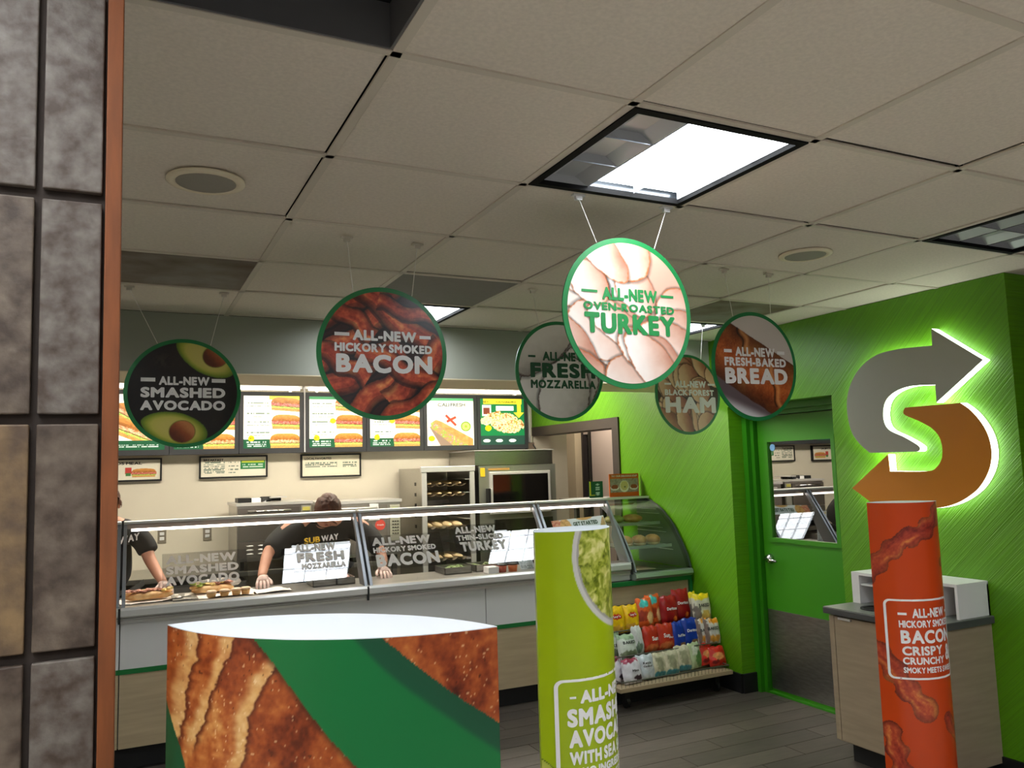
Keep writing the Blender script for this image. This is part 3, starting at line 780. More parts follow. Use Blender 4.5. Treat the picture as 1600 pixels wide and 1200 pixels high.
# ================================================================== BACK COUNTER AND MACHINES
t = thing('back_counter', 'stainless work table along the kitchen wall carrying the ovens', 'table', (.9, 7.1, 0))
obj('table_top', bx(-1.6, 2.24, 6.84, YB, .79, .83, bev=.004), steel, t)
obj('shelf', bx(-1.6, 2.24, 6.92, 7.5, .30, .33), steel_b, t)
for x in (-1.5, .3, 1.5, 2.15): obj('leg', bx(x, x + .04, 6.88, 6.92, 0, .79), steel_b, t)
obj('drawer', bx(.15, .50, 6.835, 7.4, .60, .76), steel_b, t); obj('drawer', bx(.56, .92, 6.835, 7.4, .60, .76), steel_b, t)
obj('drawer', bx(-.25, .10, 6.835, 7.4, .60, .76), steel_b, t)

t = thing('toaster_oven', 'stainless toaster oven on the left of the back counter with items on top', 'oven', (1.15, 7.15, .83))
obj('body', bx(.85, 1.445, 6.87, 7.42, .90, 1.345, bev=.004), steel, t)
obj('top_edge', bx(.84, 1.455, 6.85, 7.43, 1.346, 1.368), steel_l, t)
obj('door', bx(.86, 1.345, 6.85, 6.869, 1.07, 1.325), mat('oven door steel', (138, 132, 126), .3, .85), t)
dn = B(); cyl(dn, (.93, 6.815, 1.30), (1.27, 6.815, 1.30), .009); cyl(dn, (.94, 6.815, 1.30), (.94, 6.85, 1.30), .007); cyl(dn, (1.26, 6.815, 1.30), (1.26, 6.85, 1.30), .007)
obj('handle', dn, chrome, t, smooth=True)
obj('vent_panel', bx(.86, 1.345, 6.85, 6.869, .935, 1.06), mat('vent panel', (120, 114, 108), .35, .7), t)
for k in range(3):
    for q in range(4):
        b_ = B(); blob(b_, (.95 + q * .09, 6.849, .96 + k * .032), (.03, .004, .007), 8); obj('vent_slot', b_, steel_l, t, smooth=True)
obj('control_panel', bx(1.36, 1.44, 6.855, 6.869, .95, 1.33), mat('control face', (150, 148, 138), .4), t)
obj('display', bx(1.37, 1.43, 6.85, 6.855, 1.29, 1.32), mat('yellow display', (190, 180, 90), .4), t)
for x in (.88, 1.40): obj('foot', bx(x, x + .03, 6.9, 7.38, .83, .90), black_m, t)
t = thing('lidded_box', 'black and white box lying on the toaster oven', 'box', (.95, 7.1, 1.368)); obj('body', bx(.875, .985, 7.02, 7.2, 1.369, 1.405), black_m, t); obj('face', bx(.985, 1.10, 7.02, 7.2, 1.369, 1.403), white_p, t)
b_ = B(); cyl(b_, (1.10, 7.12, 1.385), (1.24, 7.12, 1.385), .014, n=12); cyl(b_, (1.06, 7.02, 1.392), (1.14, 7.06, 1.392), .022, n=10)
tag(obj('kitchen_utensil', b_, black_m), 'black handled utensil on top of the toaster oven', 'utensil')
b_ = bx(1.13, 1.27, 7.0, 7.2, 1.399, 1.408); tag(obj('small_tray', b_, steel_l), 'thin pale tray on top of the toaster oven', 'tray')

t = thing('microwave_oven', 'stainless speed oven with keypad right of the bending worker', 'oven', (1.85, 7.15, .83))
obj('body', bx(1.50, 2.225, 6.87, 7.42, .87, 1.325, bev=.004), steel, t)
obj('top_edge', bx(1.49, 2.235, 6.85, 7.43, 1.326, 1.352), steel_l, t)
obj('door', bx(1.52, 2.10, 6.85, 6.869, .90, 1.31), mat('oven door steel 2', (158, 152, 144), .3, .8), t)
dn = B(); cyl(dn, (1.62, 6.81, 1.285), (2.0, 6.81, 1.285), .011); cyl(dn, (1.64, 6.81, 1.285), (1.64, 6.85, 1.285), .008); cyl(dn, (1.98, 6.81, 1.285), (1.98, 6.85, 1.285), .008)
obj('handle', dn, steel_l, t, smooth=True)
kp = obj('keypad', bx(2.125, 2.215, 6.85, 6.869, .99, 1.30, bev=.003), mat('keypad face', (176, 174, 156), .4), t)
obj('display', bx(2.14, 2.20, 6.846, 6.85, 1.245, 1.28), mat('green display', (160, 176, 100), .4), kp)
for r_ in range(5):
    for c_ in range(3): obj('key', bx(2.143 + c_ * .022, 2.157 + c_ * .022, 6.846, 6.85, 1.05 + r_ * .026, 1.06 + r_ * .026), dark_m, kp)
obj('round_sticker', lathe(B(), [(.001, 6.847), (.045, 6.847), (.045, 6.85), (.001, 6.85)], (2.035, 0, 1.135), 24, 'Y'), mat('red sticker', (222, 78, 66), .5), t, 'round red sticker')
lettering([('fresh', 2.005, 1.128, 2.065, 1.142)], lambda u, v: (u, 6.845, v), txt_white, t, off=.02)
obj('magnet', bx(1.94, 2.02, 6.842, 6.85, 1.255, 1.32, bev=.003), white_p, t); obj('magnet', bx(1.93, 2.03, 6.842, 6.85, 1.175, 1.2, bev=.003), white_p, t)
for x in (1.53, 2.17): obj('foot', bx(x, x + .03, 6.9, 7.38, .83, .87), black_m, t)

# bun pan rack
t = thing('bread_rack', 'stainless pan rack with trays of dough rolls between ovens', 'rack', (2.68, 7.15, 0))
sp = obj('side_panel', bx(2.42, 2.428, 6.86, 7.5, .2, 1.605), steel, t)
obj('side_panel', bx(2.918, 2.926, 6.86, 7.5, .2, 1.605), steel, t)
obj('back_panel', bx(2.60, 2.918, 7.47, 7.5, .2, 1.30), steel_b, t)
obj('post', bx(2.42, 2.465, 6.84, 6.86, .1, 1.605), steel_l, t); obj('post', bx(2.885, 2.93, 6.84, 6.86, .1, 1.605), steel_l, t)
obj('top_bar', bx(2.41, 2.935, 6.835, 6.86, 1.575, 1.625, bev=.003), steel_l, t); obj('top_panel', bx(2.42, 2.926, 6.861, 7.5, 1.605, 1.612), steel, t)
for k in range(8):
    z = .66 + k * .12
    obj('slide', bx(2.85, 2.917, 6.87, 7.46, z, z + .006), steel_l, t); obj('slide', bx(2.429, 2.47, 6.87, 7.46, z, z + .006), steel_l, t)
for k in range(6): obj('slot', bx(2.416, 2.42, 7.0, 7.04, .98 + k * .095, 1.01 + k * .095), black_m, t)
cas = B()
for x in (2.45, 2.9):
    for y in (6.9, 7.44): cyl(cas, (x - .012, y, .04), (x + .012, y, .04), .04, n=14); box(cas, x - .01, x + .01, y - .01, y + .01, .05, .2)
obj('caster', cas, black_m, t)
def bun_tray(z, label, big=False, y0=6.88):
    q = thing('bread_tray', label, 'tray', (2.65, 7.1, z), 0, 'trays in the bread rack')
    x0, x1 = 2.472, 2.86
    # corrugated tray
    pts = []; n = 20
    for i in range(n + 1):
        a = i / n; pts.append((x0 + (x1 - x0) * a, z + .0 - .022 * abs(math.sin(a * PI * 4))))
    b_ = B(); A = [b_.verts.new((x, y0, zz)) for x, zz in pts]; C_ = [b_.verts.new((x, y0 + .5, zz)) for x, zz in pts]
    for i in range(n): b_.faces.new([A[i], A[i + 1], C_[i + 1], C_[i]])
    bmesh.ops.solidify(b_, geom=b_.faces[:], thickness=.003); obj('corrugated_pan', b_, mat('tray grey', (176, 164, 140), .5, .3), q)
    for i in range(4):
        xx = x0 + (x1 - x0) * (i + .5) / 4
        b_ = blob(B(), (xx, y0 + .25, z + .006), (.044, .235, .032 if big else .022), 14, .02, i, flat=.6); obj('dough_roll', b_, dough, q, smooth=True)
bun_tray(1.465, 'topmost tray of dough rolls in the rack'); bun_tray(1.375, 'second tray of dough rolls from the top of the rack')
bun_tray(1.085, 'tray of risen rolls just under the guard rail', True)
bun_tray(.80, 'lowest visible tray of rolls behind the glass', False)

# proofer oven and hood
t = thing('bread_oven', 'large stainless bread oven with a dark glass door in front of the corner', 'oven', (3.4, 7.15, 0))
obj('body', bx(2.99, 3.79, 6.88, 7.5, .05, 1.618, bev=.004), steel, t)
obj('front_frame', bx(2.985, 3.795, 6.865, 6.88, .9, 1.622), mat('oven front steel', (170, 172, 160), .32, .8), t)
d_ = obj('upper_door', bx(3.085, 3.725, 6.84, 6.865, 1.17, 1.56, bev=.004), steel_l, t)
obj('door_glass', bx(3.115, 3.695, 6.836, 6.84, 1.215, 1.535), glass_dark, d_)
b_ = bx(3.05, 3.075, 6.80, 6.86, 1.26, 1.41, bev=.004); obj('handle', b_, black_m, d_); obj('latch', bx(3.078, 3.092, 6.80, 6.86, 1.24, 1.41, bev=.004), steel_l, d_)
obj('lower_door', bx(3.13, 3.74, 6.845, 6.865, .3, 1.12), glass_dark, t)
obj('logo_plate', bx(3.02, 3.10, 6.855, 6.865, 1.0, 1.075), black_m, t); lettering([('DUKE', 3.03, 1.025, 3.09, 1.052)], lambda u, v: (u, 6.852, v), txt_white, t)
obj('caution_label', bx(3.0, 3.045, 6.86, 6.865, 1.52, 1.60), mat('caution yellow', (226, 184, 30), .5), t, 'yellow warning label')
obj('burnt_mark', bx(3.08, 3.3, 6.862, 6.865, 1.575, 1.595), mat('heat stain', (168, 130, 70), .4), t)
hd = thing('oven_hood', 'steel hood box standing on top of the bread oven', 'hood', (3.36, 7.15, 1.622))
obj('body', bx(2.945, 3.765, 6.86, 7.5, 1.623, 1.757, bev=.003), steel, hd)
obj('rim', bx(2.935, 3.775, 6.85, 7.5, 1.757, 1.765), steel_l, hd)
# conduit with a box and cables on the corner
t = thing('conduit', 'white conduit and junction box in the corner right of the menu boards', 'pipe', (3.85, 7.5, 1.77))
obj('pipe', cyl(B(), (3.84, 7.48, 1.8), (3.84, 7.48, 2.42), .012), white_p, t, smooth=True)
obj('backing_strip', bx(3.79, 3.89, 7.515, 7.535, 1.77, 2.4), mat('white tile strip', (214, 208, 192), .5), t)
obj('junction_box', bx(3.80, 3.88, 7.45, 7.514, 1.775, 1.85, bev=.003), mat('junction box', (120, 104, 90), .5), t)
obj('cable', tube(B(), [(3.86, 7.44, 1.83), (3.875, 7.42, 1.79), (3.88, 7.43, 1.72), (3.875, 7.46, 1.60)], .007), black_m, t)
# outlets
for x, lab in ((.325, 'left wall outlet seen through the guard glass'), (.688, 'right wall outlet seen through the guard glass')):
    t = thing('wall_outlet', lab, 'outlet', (x, YB, 1.04)); obj('plate', bx(x - .034, x + .034, YB - .007, YB, 1.04, 1.155, bev=.002), mat('outlet plate', (120, 112, 98), .5), t)
    for z in (1.066, 1.106): obj('socket', bx(x - .018, x + .018, YB - .011, YB - .007, z, z + .028, bev=.003), white_p, t)

# ================================================================== MENU BOARDS
def sub_picture(c, U, V, cx, cy, w_, h_, ang, seed, meat):
    a = math.radians(ang); x = ((U - cx) * math.cos(a) + (V - cy) * math.sin(a)) / w_; y = (-(U - cx) * math.sin(a) + (V - cy) * math.cos(a)) / h_
    n = fbm(x * 9 + seed, y * 6, seed); n2 = fbm(x * 22, y * 14, seed + 3)
    endc = np.clip(1 - np.abs(x) ** 4, 0, 1)
    bot = (y > -1) & (y < -.45) & (np.abs(x) < .96)
    c = over(c, ramp(n2, [(186, 116, 50), (230, 180, 110)]), bot)
    le = (y > -.62 + .12 * (n2 - .5) * 4) & (y < -.2) & (np.abs(x) < 1); c = over(c, ramp(n2, [(90, 130, 40), (186, 206, 90), (230, 226, 160)]), le)
    me_ = (y > -.3 + .3 * (n - .5)) & (y < .25) & (np.abs(x) < 1.02); c = over(c, ramp(n2 * .6 + n * .4, meat), me_)
    c = over(c, (120, 76, 40), (np.abs(y + .33 + .1 * (n - .5)) < .05) & (np.abs(x) < .98)); c = over(c, (90, 40, 24), (np.abs(y - .2 - .15 * (n - .5)) < .05) & (np.abs(x) < .98))
    top = ((x / 1.0) ** 4 + ((y - .15) / .85) ** 2 < 1) & (y > .1 + .25 * (n - .5)); c = over(c, ramp(n * .5 + (y - .1) * .6, [(128, 66, 22), (196, 128, 54), (226, 172, 96)]), top)
    return c
RED = [(84, 18, 18), (176, 56, 52), (232, 160, 140), (140, 26, 26)]
TAN = [(104, 56, 28), (196, 130, 80), (240, 210, 176), (150, 76, 36)]
def dashes(c, U, V, rows, x0, x1, seed, colr=(90, 110, 96), den=60):
    for i, (v, hh) in enumerate(rows):
        m = (np.abs(V - v) < hh) & (U > x0) & (U < x1) & (vnoise(U * den, V * 0 + i * 3.3, seed + i) > .38)
        c = over(c, colr, m * .85)
    return c
def menu_list(seed):
    def f(U, V):
        c = np.tile([250., 246, 232], (len(U), 1))
        c = over(c, (26, 84, 52), V < .17)
        if seed == 1: c = over(c, (226, 222, 70), (V > .93) & (U > .45))
        else: c = over(c, (60, 150, 90), (V > .94) & (U < .5))
        rows = [(.86, .01), (.80, .008), (.66, .012), (.60, .007), (.50, .012), (.44, .007), (.30, .012), (.245, .007)]
        c = dashes(c, U, V, rows, .06, .46, seed * 31)
        c = dashes(c, U, V, [(.12, .014), (.075, .008), (.04, .008)], .06, .40, seed * 7, (220, 228, 220))
        c = sub_picture(c, U, V, .76, .84, .27, .13, -4, seed, RED if seed % 2 else TAN)
        c = sub_picture(c, U, V, .76, .50, .26, .14, -2, seed + 5, RED)
        c = sub_picture(c, U, V, .74, .14, .27, .14, 0, seed + 9, TAN if seed % 2 else RED)
        for (x, y) in ((.14, .19),) + (((.44, .52),) if seed in (2, 4) else ()): c = over(c, (240, 220, 20), ell(U, V, x, y, .055, .055) < 1)
        return c
    return f
def menu_wrap(U, V):
    c = np.tile([250., 246, 236], (len(U), 1)); n = fbm(U * 24, V * 24, 5)
    for k, (x, y, a) in enumerate(((.62, .55, -30), (.5, .35, -24))): c = sub_picture(c, U, V, x, y, .45, .16, a, 50 + k, TAN)
    c = over(c, (26, 84, 52), V < .17); c = dashes(c, U, V, [(.09, .008), (.06, .008)], .2, .9, 3, (220, 228, 220)); return c
def menu_cali(U, V):
    c = np.tile([250., 244, 232], (len(U), 1)); c = over(c, (80, 176, 110), V > .94)
    c = over(c, (120, 90, 70), inpoly(U, V, ((.05, .40), (.30, .42), (.62, .0), (.28, .0))) * .8)
    c = over(c, ramp(fbm(U * 20, V * 20, 8), [(210, 120, 60), (236, 170, 100)]), inpoly(U, V, ((.12, .50), (.2, .54), (.32, .5), (.98, .14), (.98, 0), (.86, 0), (.2, .42))))
    s = inpoly(U, V, ((.08, .47), (.14, .5), (.88, 0), (.55, 0), (.1, .36)))
    c = over(c, ramp(fbm(U * 26, V * 26, 9), [(240, 240, 226), (150, 170, 70), (214, 130, 110), (250, 246, 230)]), s)
    for a, b in (((.40, .64), (.62, .42)), ((.62, .60), (.42, .50))):
        al, ac = segd(U, V, a, b); c = over(c, (190, 70, 44), (np.abs(ac) < .028) & (al > 0) & (al < 1))
    c = over(c, (120, 160, 30), ell(U, V, .83, .40, .11, .105) < 1); c = over(c, (206, 216, 110), ell(U, V, .83, .40, .085, .08) < 1); c = over(c, (150, 176, 50), ell(U, V, .83, .40, .03, .03) < 1)
    c = over(c, (240, 220, 20), ell(U, V, .1, .15, .07, .06) < 1); return c
def menu_pro(U, V):
    c = np.tile([24., 120, 66], (len(U), 1)); c = over(c, (40, 72, 60), V < .2)
    c = over(c, (240, 226, 60), ((V > .88) & (U > .08) & (U < .95)) | ((U > .84) & (U < .93) & (V > .68) & (V < .97))); c = over(c, (240, 226, 60), inpoly(U, V, ((.76, .7), (1.0, .7), (.88, .58))))
    c = over(c, (236, 242, 236), (U > .36) & (U < .76) & (V > .74) & (V < .84))
    c = over(c, (226, 230, 226), (U > .05) & (U < .25) & (V > .62) & (V < .86)); c = over(c, (130, 60, 44), (U > .08) & (U < .22) & (V > .66) & (V < .8))
    n = fbm(U * 14, V * 14, 12); n2 = fbm(U * 34, V * 34, 13)
    s = (ell(U, V, .58, .48, .40, .22, -.25) + (n - .5) * .5) < 1
    c = over(c, ramp((n2 * .6 + n * .4 - .5) * 1.9 + .5, [(60, 50, 16), (196, 120, 50), (236, 200, 140), (250, 236, 206), (150, 166, 50), (214, 150, 70)]), s)
    s = ell(U, V, .15, .52, .14, .09) + (n - .5) * .5 < 1; c = over(c, ramp(n2, [(220, 180, 60), (250, 240, 200), (120, 150, 50)]), s)
    c = over(c, (240, 220, 20), ell(U, V, .18, .36, .07, .06) < 1)
    for x in (.1, .38, .68): c = over(c, (230, 236, 226), ell(U, V, x + .04, .09, .08, .035) < 1)
    return c
mz0, mz1 = 1.785, 2.335; my = 7.40
xb = [-.205, .365, .930, 1.492]; xc = [1.506, 2.075, 2.645, 3.215, 3.785]
panels = [(xb[0], xb[1], menu_wrap, 'backlit wrap picture menu panel at the left edge beside the pillar'),
          (xb[1], xb[2], menu_list(3), 'backlit menu panel mostly hidden behind the avocado sign'),
          (xb[2], xb[3], menu_list(1), 'backlit menu panel right of the avocado sign with yellow heading'),
          (xc[0], xc[1], menu_list(2), 'backlit menu panel left of the bacon sign with yellow badge beside its sandwich'),
          (xc[1], xc[2], menu_list(4), 'backlit menu panel mostly hidden below the bacon sign'),
          (xc[2], xc[3], menu_cali, 'backlit white menu panel with one long sandwich and a lime slice'),
          (xc[3], xc[4], menu_pro, 'backlit green menu panel at the right end with a piled sandwich')]
frame_m = mat('menu frame', (52, 54, 58), .45)
for i, (x0, x1, fn, lab) in enumerate(panels):
    t = thing('backlit_menu', lab, 'menu board', ((x0 + x1) / 2, my, mz0), 0, 'backlit menu panels')
    fx = .034
    b_ = B(); x0 += .002; x1 -= .002
    for a in ((x0, x1, mz0, mz0 + .045), (x0, x1, mz1 - .035, mz1), (x0, x0 + fx, mz0 + .045, mz1 - .035), (x1 - fx, x1, mz0 + .045, mz1 - .035)): box(b_, a[0], a[1], my, my + .1, a[2], a[3])
    obj('frame', b_, frame_m, t)
    painted('graphic', 150, 150, plane_xz(x0 + fx, x1 - fx, my + .012, mz0 + .045, mz1 - .035), fn, print_back, t)
    pw = x1 - x0 - 2 * fx; ph = mz1 - mz0 - .08; mp_ = lambda u, v, a=x0 + fx, w_=pw, h_=ph: (a + u * w_, my + .0105, mz0 + .045 + v * h_)
    if i == 5: lettering([('CALI FRESH', .24, .82, .82, .895)], mp_, txt_dkgreen, t, off=.012)
    if i == 6: lettering([('NEW', .08, .905, .2, .95), ('FOOTLONG PRO', .36, .905, .82, .95)], mp_, txt_dkgreen, t, off=.015)
    if i == 0: lettering([('Y F', .80, .90, .98, .97), ('RA', .80, .81, .92, .88), ('CO', .80, .72, .92, .79)], mp_, txt_dkgreen, t, off=.01)
    if i in (2, 3): lettering([('NEW', .105, .175, .175, .205)], mp_, txt_black, t, off=.02)
# fixtures above the boards
for x0, x1, lab in ((-.2, 1.49, 'white light fixture above the left menu boards'), (1.51, 3.78, 'white light fixture above the right menu boards')):
    t = thing('menu_light', lab, 'light fixture', ((x0 + x1) / 2, 7.44, 2.34), 0)
    obj('housing', bx(x0, x1, 7.44, 7.50, 2.37, 2.42, bev=.004), white_p, t)
    obj('tube', cyl(B(), (x0 + .03, 7.42, 2.365), (x1 - .03, 7.42, 2.365), .013), mat('menu tube lit', (255, 244, 224), .5, emit=7.0), t, smooth=True)
    for k in range(3): obj('bracket', bx(x0 + .1 + k * (x1 - x0 - .22) / 2, x0 + .12 + k * (x1 - x0 - .22) / 2, 7.44, 7.5, 2.336, 2.37), white_p, t)
tag(obj('menu_rail', bx(-.2, 3.78, 7.505, 7.538, 1.9, 2.3), mat('rail beige', (196, 188, 166), .5)), 'pale mounting rail behind the menu boards', 'rail')
tag(obj('cable_cover', bx(1.494, 1.504, 7.39, 7.43, 1.79, 2.38), white_p), 'thin white conduit between the two groups of menu boards', 'pipe')
# small printed boards under the menu
def kids(U, V):
    c = np.tile([228., 222, 204], (len(U), 1)); c = dashes(c, U, V, [(.72, .03), (.5, .03), (.28, .03), (.18, .03)], 0.05, .45, 4)
    c = over(c, (190, 60, 50), (U > .66) & (U < .72) & (V > .3) & (V < .62)); c = over(c, (60, 120, 60), (U > .665) & (U < .715) & (V > .2) & (V < .34))
    return sub_picture(c, U, V, .84, .34, .12, .22, 0, 4, RED)
def brk(U, V):
    c = np.tile([228., 222, 204], (len(U), 1)); c = dashes(c, U, V, [(.74, .03), (.64, .02), (.54, .03), (.44, .02), (.36, .03), (.27, .02), (.2, .03)], .04, .36, 6)
    c = dashes(c, U, V, [(.74, .03), (.54, .03), (.36, .03), (.2, .03)], .42, .57, 9)
    c = over(c, (24, 120, 60), (U > .60) & (U < .99) & (V > .36) & (V < .82)); c = over(c, (190, 206, 60), (U > .62) & (U < .97) & (V > .7) & (V < .8))
    return dashes(c, U, V, [(.6, .035), (.48, .03)], .63, .95, 3, (220, 230, 220))
def loc(U, V):
    c = np.tile([226., 218, 196], (len(U), 1)); return dashes(dashes(c, U, V, [(.64, .03), (.55, .03), (.46, .03)], .05, .6, 8), U, V, [(.64, .03), (.52, .03), (.44, .03)], .7, .95, 5)
for x0, x1, z0, z1, fn, txt, lab in ((-.5, .315, 1.57, 1.765, kids, ('FOR KIDS MEAL', .38, .76, .82, .9), 'small framed kids meal board below the menu, beside the pillar'),
                                     (.613, 1.19, 1.575, 1.772, brk, ('BREAKFAST', .04, .8, .34, .93), 'small framed breakfast board below the menu'),
                                     (1.486, 2.05, 1.556, 1.772, loc, ('LOCAL FAVORITES', .04, .8, .5, .91), 'small framed local favorites board below the menu')):
    t = thing('menu_board', lab, 'menu board', ((x0 + x1) / 2, 7.52, z0))
    b_ = B(); q = .014
    for a in ((x0, x1, z0, z0 + q), (x0, x1, z1 - q, z1), (x0, x0 + q, z0 + q, z1 - q), (x1 - q, x1, z0 + q, z1 - q)): box(b_, a[0], a[1], 7.505, YB - .002, a[2], a[3])
    obj('frame', b_, black_m, t)
    painted('sheet', 160, 60, plane_xz(x0 + q, x1 - q, 7.515, z0 + q, z1 - q), fn, print_m, t)
    lettering([txt], lambda u, v, a=x0 + q, w_=x1 - x0 - 2 * q, zz=z0 + q, h_=z1 - z0 - 2 * q: (a + u * w_, 7.5135, zz + v * h_), txt_black, t, off=.03)

# ================================================================== BREAD DISPLAY CASE (right end)
t = thing('bread_case', 'curved glass bread display case against the green wall', 'display case', (3.63, 5.35, 0))
obj('wood_panel', bx(2.91, 3.865, 4.985, 5.0, .12, .722), wood_l, t)
obj('green_strip', bx(2.91, 3.885, 4.965, 5.0, .722, .752), green_strip, t)
obj('green_post', bx(3.866, 3.89, 4.965, 5.0, .58, .722), green_strip, t)
obj('post_foot', bx(3.866, 3.89, 4.968, 5.0, .12, .58), steel_b, t)
obj('base', bx(3.37, 3.885, 5.0, 5.80, .12, .76), mat('counter body', (120, 118, 114), .5), t)
obj('toe_kick', bx(2.91, 3.885, 5.04, 5.06, 0, .12), toe, t)
case_rail = mat('case rail', (176, 190, 176), .3, .75)
obj('front_rail', prism(B(), [(3.37, y, z) for y, z in ((4.955, .755), (4.935, .775), (4.94, .80), (4.97, .812), (5.02, .812), (5.02, .755))], (.515, 0, 0)), case_rail, t)
CP = [(4.96, .812), (4.995, .90), (5.068, 1.015), (5.16, 1.130), (5.29, 1.235), (5.40, 1.287), (5.50, 1.318)]
from mathutils import geometry
def dense(P, n=5):
    out = []
    Q = [Vector((*p, 0)) for p in P]
    for i in range(len(Q) - 1):
        a = Q[max(i - 1, 0)]; b, c = Q[i], Q[i + 1]; d = Q[min(i + 2, len(Q) - 1)]
        for k in range(n):
            s = k / n; out.append(0.5 * ((2 * b) + (c - a) * s + (2 * a - 5 * b + 4 * c - d) * s * s + (3 * b - a - 3 * c + d) * s ** 3))
    out.append(Q[-1]); return [(v.x, v.y) for v in out]
cp = dense(CP)
b_ = B(); A = [b_.verts.new((3.385, y, z)) for y, z in cp]; C_ = [b_.verts.new((3.868, y, z)) for y, z in cp]
for i in range(len(cp) - 1): b_.faces.new([A[i], C_[i], C_[i + 1], A[i + 1]])
obj('curved_glass', b_, glass_case, t, smooth=True)
def gasket(x0, x1, m, wd=.022, name='end_frame'):
    outer = [(x0, y - .004, z + .003) for y, z in cp]; inner = [(x0, y + wd, z - wd * .6) for y, z in cp]
    return obj(name, prism(B(), outer + inner[::-1], (x1 - x0, 0, 0)), m, t)
gasket(3.868, 3.885, mat('dark gasket', (44, 52, 48), .4), .03); gasket(3.375, 3.387, alu, .02)
obj('side_panel', prism(B(), [(3.870, y, z) for y, z in [(p[0] + .02, p[1]) for p in cp] + [(5.62, 1.318), (5.62, .81), (4.99, .81)]], (.012, 0, 0)), mat('reflection tinted steel', (92, 104, 92), .3, .5), t)  # steel colour carries the green wall's reflection
obj('top_shelf', bx(3.235, 3.885, 5.47, 5.80, 1.319, 1.333), steel_b, t)
obj('top_edge', bx(3.235, 3.885, 5.462, 5.47, 1.319, 1.336), steel_l, t)
obj('back_post', bx(3.37, 3.40, 5.76, 5.80, .76, 1.319), dark_m, t); obj('back_post', bx(3.62, 3.66, 5.76, 5.80, .76, 1.319), dark_m, t)
obj('case_floor', bx(3.385, 3.868, 5.02, 5.76, .762, .80), steel_b, t)
for k, z in enumerate((.93, .965, 1.06, 1.09, 1.20, 1.235)):
    b_ = B(); cyl(b_, (3.865, 5.15 + .04 * k, z), (3.865, 5.62, z), .003, n=6); obj('slide', b_, steel_l, t)
for z, y0, nm in ((1.13, 5.26, 'upper'), (.965, 5.12, 'lower')):
    t2 = thing('display_tray', 'clear tray on the %s level of the bread case' % nm, 'tray', (3.63, y0 + .2, z))
    obj('tray_base', bx(3.40, 3.83, y0, y0 + .42, z, z + .006), mat('smoky tray', (120, 124, 110), .3, .2), t2)
    obj('tray_lip', bx(3.40, 3.83, y0 - .006, y0, z - .006, z + .016), mat('smoky lip', (160, 166, 150), .3, .2), t2)
for k, (x, lab) in enumerate(((3.47, 'green and white wrapped loaf on the upper tray of the bread case'), (3.64, 'brown wrapped loaf on the upper tray of the bread case'))):
    b_ = blob(B(), (x, 5.36, 1.17), (.085, .07, .035), 16, .04, k, flat=.8); tag(obj('wrapped_loaf', b_, (mat('herb bread', (150, 150, 84), .4, noise=(20, .3)), bread_d)[k], smooth=True), lab, 'bread', 'loaves on the upper tray')
for k, (x, lab) in enumerate(((3.475, 'left bread roll on the lower tray of the bread case'), (3.60, 'middle bread roll on the lower tray of the bread case'), (3.725, 'right bread roll on the lower tray, nearest the green wall'))):
    t2 = thing('bread_roll', lab, 'bread', (x, 5.22, .971), 0, 'rolls on the lower tray')
    obj('roll_top', blob(B(), (x, 5.22, 1.012), (.056, .07, .042), 16, .02, k, flat=.5), bread_d, t2, smooth=True)
    obj('roll_bottom', blob(B(), (x, 5.22, .992), (.052, .066, .022), 16, .02, k + 5), bread_m, t2, smooth=True)
tag(obj('paper_sheet', box(B(), 3.43, 3.66, 5.10, 5.32, .803, .806), mat('tan paper', (170, 150, 120), .6)), 'tan paper on the floor of the bread case', 'paper')
# pastry racks inside the counter's right end (behind the get started strip)
for k, (x, y, c, lab) in enumerate(((3.17, 5.34, (160, 70, 60), 'red dressed food packet behind the right guard, right one'), (3.08, 5.38, (200, 170, 130), 'beige food packet behind the right guard, left one'))):
    b_ = box(B(), x - .035, x + .035, y, y + .05, WT, WT + .14, bev=.01); tag(obj('food_packet', b_, mat('packet %d' % k, c, .4, noise=(30, .5))), lab, 'packet')
# signs on the case
t = thing('counter_sign', 'small dark green card standing on the bread case', 'sign', (3.47, 5.6, 1.333))
def colcard(U, V):
    c = np.tile([14., 84, 50], (len(U), 1)); c = over(c, (220, 206, 40), ((U < .1) & (V > .12)) | ((V < .2) & (V > .12) & (U < .4)))
    for y in (.8, .62, .5, .3, .2): c = over(c, (190, 214, 196), ell(U, V, .62, y, .16, .045) < 1)
    return c
obj('card', bx(3.405, 3.532, 5.602, 5.608, 1.334, 1.466), green_strip, t); painted('print', 24, 26, plane_xz(3.405, 3.532, 5.601, 1.334, 1.466), colcard, print_m, t)
t = thing('soup_sign', 'orange framed soup sign standing on the bread case', 'sign', (3.74, 5.6, 1.333))
def colsoup(U, V):
    c = np.tile([206., 92, 22], (len(U), 1)); ins = (U > .02) & (U < .98) & (V > .18) & (V < .78)
    n = fbm(U * 16, V * 10, 6); c = c * (~ins)[:, None] + ramp(n, [(90, 84, 70), (170, 160, 140), (120, 80, 50)]) * ins[:, None]
    for x, y, rx, ry, cc in ((.5, .45, .16, .26, (232, 226, 200)), (.17, .4, .15, .12, (236, 226, 214)), (.83, .4, .15, .12, (236, 226, 214))):
        c = over(c, cc, ell(U, V, x, y, rx, ry) < 1); c = over(c, (206, 190, 120) if x == .5 else (150, 74, 40), ell(U, V, x, y + .03, rx * .82, ry * .8) < 1)
    c = over(c, (90, 90, 40), ell(U, V, .52, .42, .03, .04) < 1); c = over(c, (236, 232, 220), ((np.abs(U - .34) < .006) | (np.abs(U - .66) < .006)) & ins)
    return c
